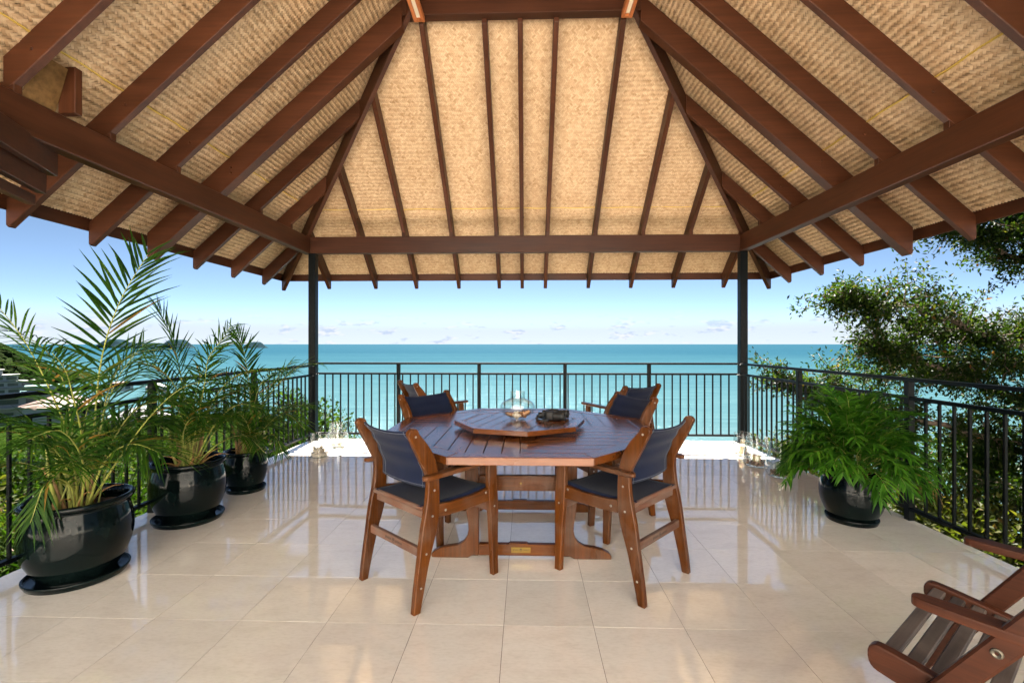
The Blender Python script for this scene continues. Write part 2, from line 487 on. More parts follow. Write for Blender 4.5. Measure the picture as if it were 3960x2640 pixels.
def from_arrays(name, v, f, mat, parent=None, smooth=False, uv=None):
    """v (n,3) array, f (m,k) array of equal-sized faces."""
    v = np.asarray(v, np.float32).reshape(-1, 3)
    f = np.asarray(f, np.int32)
    me = bpy.data.meshes.new(name)
    k = f.shape[1]
    me.vertices.add(len(v)); me.vertices.foreach_set('co', v.ravel())
    me.loops.add(f.size); me.loops.foreach_set('vertex_index', f.ravel())
    me.polygons.add(len(f))
    me.polygons.foreach_set('loop_start', np.arange(0, f.size, k, dtype=np.int32))
    me.polygons.foreach_set('loop_total', np.full(len(f), k, np.int32))
    if uv is not None:
        lay = me.uv_layers.new(name='UVMap')
        lay.data.foreach_set('uv', np.asarray(uv, np.float32)[f.ravel()].ravel())
    me.polygons.foreach_set('use_smooth', np.full(len(f), smooth, bool))
    me.update(calc_edges=True)
    me.materials.append(mat)
    return link(bpy.data.objects.new(name, me), parent)


def bm_obj(name, bm, mat, parent=None, smooth=False):
    me = bpy.data.meshes.new(name)
    bm.normal_update()
    bm.to_mesh(me); bm.free()
    me.materials.append(mat)
    if smooth:
        me.polygons.foreach_set('use_smooth', np.full(len(me.polygons), True, bool))
    return link(bpy.data.objects.new(name, me), parent)


def prism_bm(poly, O, U, V, Wd, th, bev=0.0, bm=None, seg=1):
    """extrude polygon (u,v) placed at O + u*U + v*V, by th along Wd (centred)."""
    out = bm or bmesh.new()
    t = bmesh.new()
    O, U, V, Wd = Vector(O), Vector(U), Vector(V), Vector(Wd).normalized()
    a = [t.verts.new(O + U * p[0] + V * p[1] - Wd * th / 2) for p in poly]
    c = [t.verts.new(O + U * p[0] + V * p[1] + Wd * th / 2) for p in poly]
    t.faces.new(a[::-1]); t.faces.new(c)
    k = len(poly)
    for i in range(k):
        t.faces.new((a[i], a[(i + 1) % k], c[(i + 1) % k], c[i]))
    bmesh.ops.recalc_face_normals(t, faces=t.faces)
    if bev:
        es = [e for e in t.edges if e.calc_face_angle(0) > R(25)]
        bmesh.ops.bevel(t, geom=es, offset=bev, segments=seg, affect='EDGES', profile=0.6)
    me = bpy.data.meshes.new('tmp'); t.to_mesh(me); t.free()
    out.from_mesh(me); bpy.data.meshes.remove(me)
    return out


def box_bm(c, s, bev=0.0, bm=None, rot=None, seg=1):
    x, y, z = s[0] / 2, s[1] / 2, s[2] / 2
    Rm = rot or Matrix.Identity(3)
    return prism_bm([(-x, -y), (x, -y), (x, y), (-x, y)], c, Rm @ Vector((1, 0, 0)), Rm @ Vector((0, 1, 0)), Rm @ Vector((0, 0, 1)), s[2], bev, bm, seg)


def member_bm(p0, p1, w, h, up=(0, 0, 1), bev=0.003, bm=None):
    p0, p1 = Vector(p0), Vector(p1)
    d = (p1 - p0); L = d.length; d.normalize()
    s = d.cross(Vector(up)).normalized()
    u = s.cross(d).normalized()
    return prism_bm([(-w / 2, -h / 2), (w / 2, -h / 2), (w / 2, h / 2), (-w / 2, h / 2)], (p0 + p1) / 2, s, u, d, L, bev, bm)


def tube_bm(pts, rad, n=8, bm=None, cap=True):
    bm = bm or bmesh.new()
    pts = [Vector(p) for p in pts]
    if not hasattr(rad, '__len__'):
        rad = [rad] * len(pts)
    rings = []
    ref = Vector((0.31, 0.17, 0.93))
    for i, p in enumerate(pts):
        d = (pts[min(i + 1, len(pts) - 1)] - pts[max(i - 1, 0)])
        if d.length < 1e-9: d = Vector((0, 0, 1))
        d.normalize()
        s = d.cross(ref)
        if s.length < 0.05: s = d.cross(Vector((1, 0, 0)))
        s.normalize(); u = s.cross(d)
        rings.append([bm.verts.new(p + (s * math.cos(2 * math.pi * k / n) + u * math.sin(2 * math.pi * k / n)) * rad[i]) for k in range(n)])
    for a, c in zip(rings, rings[1:]):
        for k in range(n):
            bm.faces.new((a[k], a[(k + 1) % n], c[(k + 1) % n], c[k]))
    if cap:
        bm.faces.new(rings[0][::-1]); bm.faces.new(rings[-1])
    return bm


def lathe_bm(prof, n=40, c=(0, 0, 0), bm=None, close=False):
    bm = bm or bmesh.new()
    rings = []
    for r_, z in prof:
        if r_ < 1e-5:
            rings.append([bm.verts.new((c[0], c[1], c[2] + z))])
        else:
            rings.append([bm.verts.new((c[0] + r_ * math.cos(2 * math.pi * k / n), c[1] + r_ * math.sin(2 * math.pi * k / n), c[2] + z)) for k in range(n)])
    prs = list(zip(rings, rings[1:]))
    if close: prs.append((rings[-1], rings[0]))
    for a, b2 in prs:
        for k in range(n):
            k2 = (k + 1) % n
            if len(a) == 1 and len(b2) == 1: continue
            if len(a) == 1: bm.faces.new((a[0], b2[k2], b2[k]))
            elif len(b2) == 1: bm.faces.new((a[k], a[k2], b2[0]))
            else: bm.faces.new((a[k], a[k2], b2[k2], b2[k]))
    bmesh.ops.recalc_face_normals(bm, faces=bm.faces)
    return bm


def smooth_poly(pts, it=2):
    """Chaikin corner cutting on a closed polygon."""
    for _ in range(it):
        q = []
        for i in range(len(pts)):
            a, c = pts[i], pts[(i + 1) % len(pts)]
            q += [(a[0] * .75 + c[0] * .25, a[1] * .75 + c[1] * .25), (a[0] * .25 + c[0] * .75, a[1] * .25 + c[1] * .75)]
        pts = q
    return pts


def catmull(pts, k=6):
    P_ = [Vector(p) for p in pts]
    P_ = [P_[0] * 2 - P_[1]] + P_ + [P_[-1] * 2 - P_[-2]]
    out = []
    for i in range(1, len(P_) - 2):
        for j in range(k):
            t = j / k
            a, b2, c, d = P_[i - 1], P_[i], P_[i + 1], P_[i + 2]
            out.append(0.5 * ((2 * b2) + (c - a) * t + (2 * a - 5 * b2 + 4 * c - d) * t * t + (3 * b2 - a - 3 * c + d) * t ** 3))
    out.append(P_[-2])
    return out


def copy_tree(o, parent=None):
    c = o.copy()
    COL.objects.link(c)
    if parent is not None:
        c.parent = parent
    for ch in [x for x in KIDS.get(o.name, [])]:
        cc = copy_tree(ch, c)
    return c


KIDS = {}


def index_kids(root):
    def rec(o):
        ks = [x for x in COL.objects if x.parent == o]
        KIDS[o.name] = ks
        for k in ks: rec(k)
    rec(root)


# ------------------------------------------------------------------ leaf batches (numpy)
def norm(a):
    return a / np.maximum(np.linalg.norm(a, axis=-1, keepdims=True), 1e-9)


def diamonds(P, D, N, L, Wd, fold=0.25):
    """leaf = 2 triangles-pairs folded on the midrib; returns verts, quad faces (as 2 tris each)."""
    S = norm(np.cross(D, N))
    N2 = np.cross(S, D)
    n_ = len(P)
    a = P
    t = P + D * L[:, None]
    m1 = P + D * (L * 0.45)[:, None] + S * (Wd / 2)[:, None] + N2 * (Wd * fold)[:, None]
    m2 = P + D * (L * 0.45)[:, None] - S * (Wd / 2)[:, None] + N2 * (Wd * fold)[:, None]
    v = np.stack([a, m1, t, m2], 1).reshape(-1, 3)
    i = np.arange(n_)[:, None] * 4
    f = np.concatenate([i + np.array([[0, 1, 2]]), i + np.array([[0, 2, 3]])], 1).reshape(-1, 3)
    return v, f


def blades(P, D, N, L, Wd, droop, prof=(0.45, 1.0, 0.85, 0.5, 0.03), fold=0.28):
    """long leaflets: stations with three verts (edge, midrib, edge)."""
    ns = len(prof)
    S = norm(np.cross(D, N))
    N2 = np.cross(S, D)
    vs = []
    for k, w in enumerate(prof):
        t = k / (ns - 1)
        c = P + D * (L * t)[:, None]
        c = c - np.array([0, 0, 1.0]) * (droop * L * t * t)[:, None]
        half = (Wd * w / 2)[:, None]
        up = N2 * half * fold * 2
        vs += [c + S * half + up, c, c - S * half + up]
    v = np.stack(vs, 1).reshape(-1, 3)
    n_ = len(P)
    q = []
    for k in range(ns - 1):
        o = k * 3
        q += [[o, o + 1, o + 4, o + 3], [o + 1, o + 2, o + 5, o + 4]]
    f = (np.arange(n_)[:, None, None] * (ns * 3) + np.array(q)[None]).reshape(-1, 4)
    return v, f


# ------------------------------------------------------------------ sea, hillside, headland, islands
SEA_Z = -46.0


def grid_obj(name, xs, ys, zf, mat, kind, smooth=True):
    X, Y = np.meshgrid(xs, ys)
    Z = zf(X, Y)
    v = np.stack([X, Y, Z], -1).reshape(-1, 3)
    nx, ny = len(xs), len(ys)
    i = (np.arange(ny - 1)[:, None] * nx + np.arange(nx - 1)[None]).ravel()
    f = np.stack([i, i + 1, i + nx + 1, i + nx], 1)
    o = from_arrays(name, v, f, mat, None, smooth)
    return tag(o, kind=kind)


def hn(x, y, s, seed=0.0):
    return (np.sin(x * s + seed) * np.cos(y * s * 1.13 + seed * 2) + 0.5 * np.sin(x * s * 2.1 + y * s * 1.7 + seed) + 0.3 * np.cos(x * s * 4.3 - y * s * 3.9 + seed * 3)) / 1.8


sea = from_arrays('sea', [(-90000, -3000, SEA_Z), (90000, -3000, SEA_Z), (90000, 110000, SEA_Z), (-90000, 110000, SEA_Z)], [(0, 1, 2, 3)], M['sea'])
tag(sea, kind='structure')


def hill_z(X, Y):
    left = np.maximum(0, -X - 3.2); right = np.maximum(0, X - 3.2)
    fr = np.maximum(0, Y - 6.6)
    s_ = np.clip((-X - 15) / 75.0, 0, 1); s_ = s_ * s_ * (3 - 2 * s_)
    z = -1.5 - (0.62 * (1 - s_) + 0.085 * s_) * fr - 0.26 * np.minimum(left, 12) - 0.055 * np.maximum(0, left - 12) - 0.26 * right + 0.06 * np.maximum(0, -Y)
    z = z - np.maximum(0, Y - 150) * 0.4 * s_
    z = z + 0.35 * hn(X, Y, 0.35) * np.clip((left + right + fr) / 4, 0, 1)
    return np.maximum(z, SEA_Z - 3)


hillside = grid_obj('hillside', np.linspace(-260, 150, 206), np.linspace(-60, 260, 161), hill_z, M['hillside'], 'structure')


# bay flat and headland on the far left
def head_z(X, Y):
    r_ = np.exp(-(((X + 680) / 88.0) ** 2 + ((Y - 430) / 150.0) ** 2)) * 108
    r_ += np.exp(-(((X + 430) / 75.0) ** 2 + ((Y - 400) / 70.0) ** 2)) * 2
    r_ += np.exp(-(((X + 360) / 190.0) ** 2 + ((Y - 190) / 110.0) ** 2)) * 10
    z = SEA_Z - 5 + r_ + 2.0 * hn(X, Y, 0.05, 1.0) * np.clip(r_ / 10, 0, 1)
    return z


headland = grid_obj('headland', np.linspace(-1200, -60, 115), np.linspace(60, 760, 71), head_z, M['forest'], 'structure')

# tree crowns over the headland, one mass
ico = bmesh.new(); bmesh.ops.create_icosphere(ico, subdivisions=1, radius=1.0)
iv = np.array([v.co[:] for v in ico.verts]); iff = np.array([[v.index for v in f.verts] for f in ico.faces]); ico.free()
N_T = 6000
tx = rng.uniform(-900, -150, N_T * 3); ty = rng.uniform(110, 560, N_T * 3)
tz = head_z(tx, ty)
keep = (tz > SEA_Z + 1.5)
tx, ty, tz = tx[keep][:N_T], ty[keep][:N_T], tz[keep][:N_T]
rad = rng.uniform(2.0, 4.6, len(tx))
V = iv[None] * rad[:, None, None] * rng.uniform(0.72, 1.25, (len(tx), len(iv), 1))
V[..., 2] *= 0.8
V += np.stack([tx, ty, tz + rad * 0.3], 1)[:, None]
F_ = (np.arange(len(tx))[:, None, None] * len(iv) + iff[None]).reshape(-1, 3)
fo = from_arrays('forest', V.reshape(-1, 3), F_, M['forest'])
tag(fo, 'dark wooded cover on the headland across the bay', 'forest', kind='stuff')


def island(name, cx, cy, segs, label):
    xs = np.linspace(-700, 700, 160); ys = np.linspace(-180, 180, 24)
    X, Y = np.meshgrid(xs, ys)
    Z = np.zeros_like(X)
    for (x0, w, h) in segs:
        Z = np.maximum(Z, h * np.exp(-((X - x0) / w) ** 4) * np.clip(1.15 - (Y / 170) ** 2, 0, 1))
    Z = Z + 4.0 * hn(X, Y, 0.045, 3) * (Z > 6) + 2.0 * hn(X, Y, 0.16, 1) * (Z > 6)
    Z = np.where(Z < 3, -6, Z)
    v = np.stack([X + cx, Y + cy, Z + SEA_Z], -1).reshape(-1, 3)
    nx = len(xs)
    i = (np.arange(len(ys) - 1)[:, None] * nx + np.arange(nx - 1)[None]).ravel()
    o = from_arrays(name, v, np.stack([i, i + 1, i + nx + 1, i + nx], 1), M['island'], None, True)
    return tag(o, label, 'island')


i1 = island('island', -4577, 5400, [(-348, 130, 104), (0, 330, 62), (408, 105, 100)], 'long low island with two humps on the horizon')
i2 = island('island', -3222, 5400, [(0, 62, 72)], 'small rocky islet alone on the horizon')


# far buildings across the bay
def building(label, cx, cy, z0, tiers, mats, cat='building', name='apartment_building'):
    t = thing(name, label, cat, (cx, cy, z0), math.atan2(cx, -cy) + math.pi)
    z = 0.0
    for (w, d, h, xo, wm) in tiers:
        bm = box_bm((xo, 0, z + h / 2), (w, d, h), 0.0)
        bm_obj('storey', bm, mats[0], t)
        if wm:
            k = max(2, int(w / 5))
            for i in range(k):
                bw = w / k * 0.74
                bm_obj('window', box_bm((xo - w / 2 + (i + 0.5) * w / k, -d / 2 - 0.02, z + h * 0.52), (bw, 0.3, h * 0.5)), M['window_dark'], t)
        bm_obj('slab', box_bm((xo, -0.6, z + h + 0.2), (w + 1.6, d + 1.8, 0.4)), mats[1], t)
        z += h + 0.4
    return t


building('stepped white apartment block with dark windows below the headland', -292, 251, -33, [(34, 12, 6, 0, False), (32, 11, 3.2, 0, True), (27, 10, 3.2, -3, True), (21, 9, 3.2, -6, True), (13, 8, 2.6, -8, False)], (M['render_paint'], M['roof_grey']))
building('low building with pale teal roof beside the white apartment block', -226, 212, -26, [(17, 9, 5.0, 0, True), (10, 7, 2.2, -2, False)], (M['render_paint'], M['roof_teal']))
building('long building with flat white roof nearest the railing', -128, 117, -19, [(19, 8, 4.2, 0, True), (15, 7, 2.4, 0, True)], (M['render_paint'], M['render_paint']))


def house(label, cx, cy, z0, w, d, h, roof):
    t = thing('house', label, 'house', (cx, cy, z0), math.atan2(cx, -cy) + math.pi + 0.3)
    bm_obj('wall', box_bm((0, 0, h / 2), (w, d, h)), M['render_paint'], t)
    for i in (-1, 1):
        bm_obj('window', box_bm((i * w * 0.25, -d / 2 - 0.02, h * 0.55), (w * 0.22, 0.2, h * 0.4)), M['window_dark'], t)
    bm = bmesh.new()
    a, b2, e = w / 2 + 0.6, d / 2 + 0.6, h + min(w, d) * 0.28
    vs = [bm.verts.new(p) for p in [(-a, -b2, h), (a, -b2, h), (a, b2, h), (-a, b2, h), (-a + b2, 0, e), (a - b2, 0, e)]]
    for q in [(0, 1, 5, 4), (1, 2, 5), (2, 3, 4, 5), (3, 0, 4), (3, 2, 1, 0)]:
        bm.faces.new([vs[i] for i in q])
    bm_obj('roof', bm, roof, t)
    return t


house('house with faded pink roof below the left railing', -102, 99, -15.5, 11, 8, 3.4, M['roof_red'])
house('grey roofed house lower in the bay past the pink roof', -92, 108, -19, 10, 8, 3.2, M['roof_grey'])
house('red roofed house far across the bay', -262, 290, -29, 12, 8, 4, M['roof_red'])
house('white roofed house far across the bay by the shore', -245, 300, -31, 11, 8, 4, M['render_paint'])

# ------------------------------------------------------------------ deck
DX0, DX1, DY1 = -2.93, 2.86, 6.279
T = 0.4145
fl = bm_obj('floor', box_bm(((DX0 + DX1) / 2, (DY1 - 7.0) / 2, -0.1514), (DX1 - DX0 - 0.008, DY1 + 7.0 - 0.008, 0.30)), M['grout'])
tag(fl, kind='structure')
bm_obj('edge_band', box_bm(((DX0 + DX1) / 2, DY1 + 0.006, -0.16), (DX1 - DX0 + 0.02, 0.022, 0.28)), M['deck_edge'], fl)
bm_obj('edge_band', box_bm((DX0 - 0.006, (DY1 - 7.0) / 2, -0.16), (0.022, DY1 + 7.0, 0.28)), M['deck_edge'], fl)
bm_obj('edge_band', box_bm((DX1 + 0.006, (DY1 - 7.0) / 2, -0.16), (0.022, DY1 + 7.0, 0.28)), M['deck_edge'], fl)
tile_cache = {}
x0g = -0.102 - 7 * T
for r_ in range(-2, 10):
    for c_ in range(0, 15):
        xa, xb = max(x0g + c_ * T, DX0), min(x0g + (c_ + 1) * T, DX1)
        if xb - xa < 0.03: continue
        ya = 2.134 + r_ * T
        w_ = round(xb - xa, 4)
        if w_ not in tile_cache:
            bm = box_bm((0, 0, -0.0055), (w_ - 0.0022, T - 0.0022, 0.011), 0.0)
            o = bm_obj('tile', bm, M['tile'], fl)
            tile_cache[w_] = o.data
        else:
            o = link(bpy.data.objects.new('tile', tile_cache[w_]), fl)
        o.location = ((xa + xb) / 2, ya + T / 2, 0.0)
        o.rotation_euler = (random.gauss(0, 0.0009), random.gauss(0, 0.0009), 0)
# tiles behind the camera, one sheet of the same stuff
bm = bmesh.new()
for r_ in range(-22, -2):
    for c_ in range(0, 15):
        xa, xb = max(x0g + c_ * T, DX0), min(x0g + (c_ + 1) * T, DX1)
        if xb - xa < 0.03: continue
        ya = 2.134 + r_ * T
        box_bm(((xa + xb) / 2, ya + T / 2, -0.0055), (xb - xa - 0.003, T - 0.003, 0.011), 0, bm)
tag(bm_obj('tile_field', bm, M['tile'], fl), kind='stuff')

# unseen house front and side terraces, added to bounce sunlight under the roof
hw_ = bm_obj('bounce_wall', box_bm((0, -4.75, 2.9), (15, 0.3, 6.3), 0.01), M['bounce_paint'])
tag(hw_, kind='structure')
for x in (-5.2, 5.2):
    w_ = bm_obj('window', box_bm((x, -4.59, 1.15), (1.6, 0.05, 1.5), 0.004), M['window_dark'], hw_)
    bm_obj('frame', box_bm((x, -4.57, 1.95), (1.76, 0.09, 0.08), 0.003), M['white_paint'], w_)
tag(bm_obj('bounce_terrace', box_bm((-5.5, -2.8, -0.13), (5.1, 3.6, 0.25)), M['bounce_terrace']), kind='structure')
tag(bm_obj('bounce_terrace', box_bm((5.43, -2.8, -0.13), (5.1, 3.6, 0.25)), M['bounce_terrace']), kind='structure')

# ------------------------------------------------------------------ pavilion frame and roof
pav = thing('pavilion', 'open timber pavilion roof lined with woven bamboo over the deck', 'pavilion', (0, 0, 0))
XL, XR, YF = -2.92, 2.82, 6.15           # inner faces of the eave beams
BZ0, BZ1 = 2.525, 2.745
XC = (XL + XR) / 2
SL = 0.887                                # roof slope, rise over run
RB = 2.81                                 # underside of rafters at the inner beam face
RD = 0.200                                # vertical depth of a rafter
OH = 0.77                                 # overhang past the inner face
YB = 1.25                                 # roof cut short behind the camera to let sun in
HW = (XR - XL) / 2
YAP = YF - HW                             # end of the ridge
for x in (-2.892, 2.868):
    o = bm_obj('post', box_bm((x, 6.2, BZ0 / 2), (0.096, 0.096, BZ0), 0.004), M['black_metal'], pav)
    bm_obj('foot_plate', box_bm((x, 6.2, 0.006), (0.15, 0.15, 0.012), 0.002), M['black_metal'], o)
bm_obj('beam', box_bm((XC, YF + 0.05, (BZ0 + BZ1) / 2), (XR - XL - 0.006, 0.10, BZ1 - BZ0), 0.006), M['timber_x'], pav)
for x, s_ in ((XL - 0.05, 1), (XR + 0.05, -1)):
    bm_obj('beam', box_bm((x, (YF + 0.104 + YB) / 2, (BZ0 + BZ1) / 2 - 0.002), (0.10, YF + 0.104 - YB, BZ1 - BZ0), 0.006), M['timber_y'], pav)


def rafter(side, pos, run0, run1, w=0.05, extra=0.0, name='rafter'):
    """side: 'L','R','F'. run measured inwards from inner beam face (negative = overhang). Profile in the vertical plane."""
    a0, a1 = run0, run1
    z0, z1 = RB + SL * a0 - extra, RB + SL * a1 - extra
    d = RD + extra - 0.004
    poly = [(a0, z0 + 0.018), (a0 + 0.018, z0), (a1, z1), (a1, z1 + d), (a0, z0 + d)]
    if side == 'L': O, U, Wd, mt = (XL, pos, 0), (1, 0, 0), (0, 1, 0), 'timber_x'
    elif side == 'R': O, U, Wd, mt = (XR, pos, 0), (-1, 0, 0), (0, 1, 0), 'timber_x'
    else: O, U, Wd, mt = (pos, YF, 0), (0, -1, 0), (1, 0, 0), 'timber_y'
    return bm_obj(name, prism_bm(poly, O, U, (0, 0, 1), Wd, w, 0.004), M[mt], pav)


def bolt(p, d, parent, r_=0.011):
    q = Vector(d).to_track_quat('Z', 'Y').to_matrix()
    bm = lathe_bm([(0, 0.006), (r_ * 0.7, 0.006), (r_, 0.002), (r_, 0)], 12)
    bm.transform(Matrix.Translation(Vector(p)) @ q.to_4x4())
    return bm_obj('bolt', bm, M['timber_z'], parent)


def block(side, pos, w):
    """short seat block between beam top and rafter."""
    h = 0.058
    off = -0.0475
    c = {'L': (XL + off, pos, BZ1 + h / 2 - 0.002), 'R': (XR - off, pos, BZ1 + h / 2 - 0.002), 'F': (pos, YF - off, BZ1 + h / 2 - 0.002)}[side]
    s_ = (0.085, w - 0.004, h) if side in 'LR' else (w - 0.004, 0.085, h)
    bm_obj('rafter_block', box_bm(c, s_, 0.002), M['timber_z'], pav)


side_pos = [(1.33, .05), (1.95, .05), (2.575, .05), (3.19, .05), (3.81, .05), (4.38, .105), (5.03, .05), (5.69, .05)]
for s_ in 'LR':
    for y, w in side_pos:
        if s_ == 'L' and abs(y - 2.575) < 0.01:
            run0 = -0.07                     # cut short where the house roof laps in
        else:
            run0 = -OH
        hip_run = HW if y < YAP else YF - y
        o = rafter(s_, y, run0 + (0.05 if w > 0.08 else 0), hip_run - 0.02, w, 0.055 if w > 0.08 else 0.0)
        block(s_, y, w)
        x = XL + 0.03 if s_ == 'L' else XR - 0.03
        xi = 1 if s_ == 'L' else -1
        bolt((XL + 0.10 if s_ == 'L' else XR - 0.10, y - w / 2, RB + SL * 0.10 + 0.085), (0, -1, 0), o)
        if w > 0.08:
            bolt((XL + 0.10 if s_ == 'L' else XR - 0.10, y - w / 2, RB + SL * 0.10 + 0.035), (0, -1, 0), o)
for x in (-2.262, -1.643, -1.003, -0.397, -0.054, 0.291, 0.928, 1.556, 2.182):
    run1 = min(x - XL, XR - x, YF - 4.40 + 0.02)
    o = rafter('F', x, -OH, run1 - 0.02)
    block('F', x, 0.05)
    bolt((x + 0.025, YF - 0.08, RB + SL * 0.08 + 0.08), (1, 0, 0), o)
for x in (-2.975, 2.915):
    rafter('F', x, -OH, -0.11, name='jack_rafter')
for s_ in 'LR':
    rafter(s_, 6.37, -OH, -0.17, name='jack_rafter')
# hips
for x, sx in ((XL, 1), (XR, -1)):
    d2 = math.sqrt(2)
    a0, a1 = -OH * d2, HW * d2
    s2 = SL / d2
    z0, z1 = RB + s2 * a0 - 0.02, RB + s2 * a1 - 0.02
    poly = [(a0, z0 + 0.02), (a0 + 0.02, z0), (a1, z1), (a1, z1 + RD), (a0, z0 + RD)]
    U = Vector((sx, -1, 0)) / d2
    bm_obj('hip_rafter', prism_bm(poly, (x, YF, 0), U, (0, 0, 1), (1, sx, 0), 0.05, 0.004), M['timber_x'], pav)
zr = RB + SL * HW
bm_obj('ridge_beam', box_bm((XC, (YAP + YB) / 2, zr + 0.06), (0.06, YAP - YB, 0.2), 0.004), M['timber_y'], pav)
# collar beam of the truss at the thick rafters
cy = 4.38
cz = RB + SL * (YF - 4.35)
bm_obj('collar_beam', box_bm((XC, cy, cz + 0.10), (2.245, 0.104, 0.20), 0.005), M['timber_x'], pav)
for dx, lx in ((-1.01, -1), (0.945, 1)):
    lamp = thing('ceiling_light', ('left' if lx < 0 else 'right') + ' one of two slim wood framed lights under the collar beam', 'light', (XC + dx + 0.05, 4.36, cz - 0.002))
    for bx in (-0.036, 0.036):
        bm_obj('frame_bar', box_bm((bx, -0.36, -0.025), (0.03, 0.72, 0.05), 0.003), M['lamp_wood'], lamp)
    for by in (-0.015, -0.705):
        bm_obj('frame_bar', box_bm((0, by, -0.025), (0.041, 0.03, 0.048), 0.002), M['lamp_wood'], lamp)
    bm_obj('diffuser', box_bm((0, -0.36, -0.018), (0.041, 0.658, 0.02), 0.002), M['diffuser'], lamp)

# fascia and the solid roof above the lining
zf0 = RB - SL * OH + RD
for (p0, p1, mt) in (((XL - OH - 0.012, YF + OH + 0.02, zf0 - 0.018), (XR + OH + 0.012, YF + OH + 0.02, zf0 - 0.018), 'timber_x'),
                     ((XL - OH - 0.002, YF + OH + 0.006, zf0 - 0.020), (XL - OH - 0.002, YB, zf0 - 0.020), 'timber_y'),
                     ((XR + OH + 0.002, YF + OH + 0.006, zf0 - 0.020), (XR + OH + 0.002, YB, zf0 - 0.020), 'timber_y')):
    bm_obj('fascia_board', member_bm(p0, p1, 0.02, 0.108, bev=0.002), M[mt], pav)


def roof_sheet():
    up = RD + 0.10
    th = 0.09
    e = OH + 0.06
    zl = RB - SL * e + up
    za = RB + SL * HW + up
    bm = bmesh.new()
    for dz in (0, th):
        pts = [(XL - e, YB, zl), (XL - e, YF + e, zl), (XR + e, YF + e, zl), (XR + e, YB, zl), (XC, YAP, za), (XC, YB, za)]
        vs = [bm.verts.new((p[0], p[1], p[2] + dz)) for p in pts]
        for q in ((0, 1, 4, 5), (1, 2, 4), (2, 3, 5, 4)):
            f = bm.faces.new([vs[i] for i in q])
    bm.verts.ensure_lookup_table()
    for a, c in ((0, 1), (1, 2), (2, 3)):
        bm.faces.new((bm.verts[a], bm.verts[c], bm.verts[c + 6], bm.verts[a + 6]))
    return bm_obj('roof_sheet', bm, M['roof_dark'], pav)


roof_sheet()


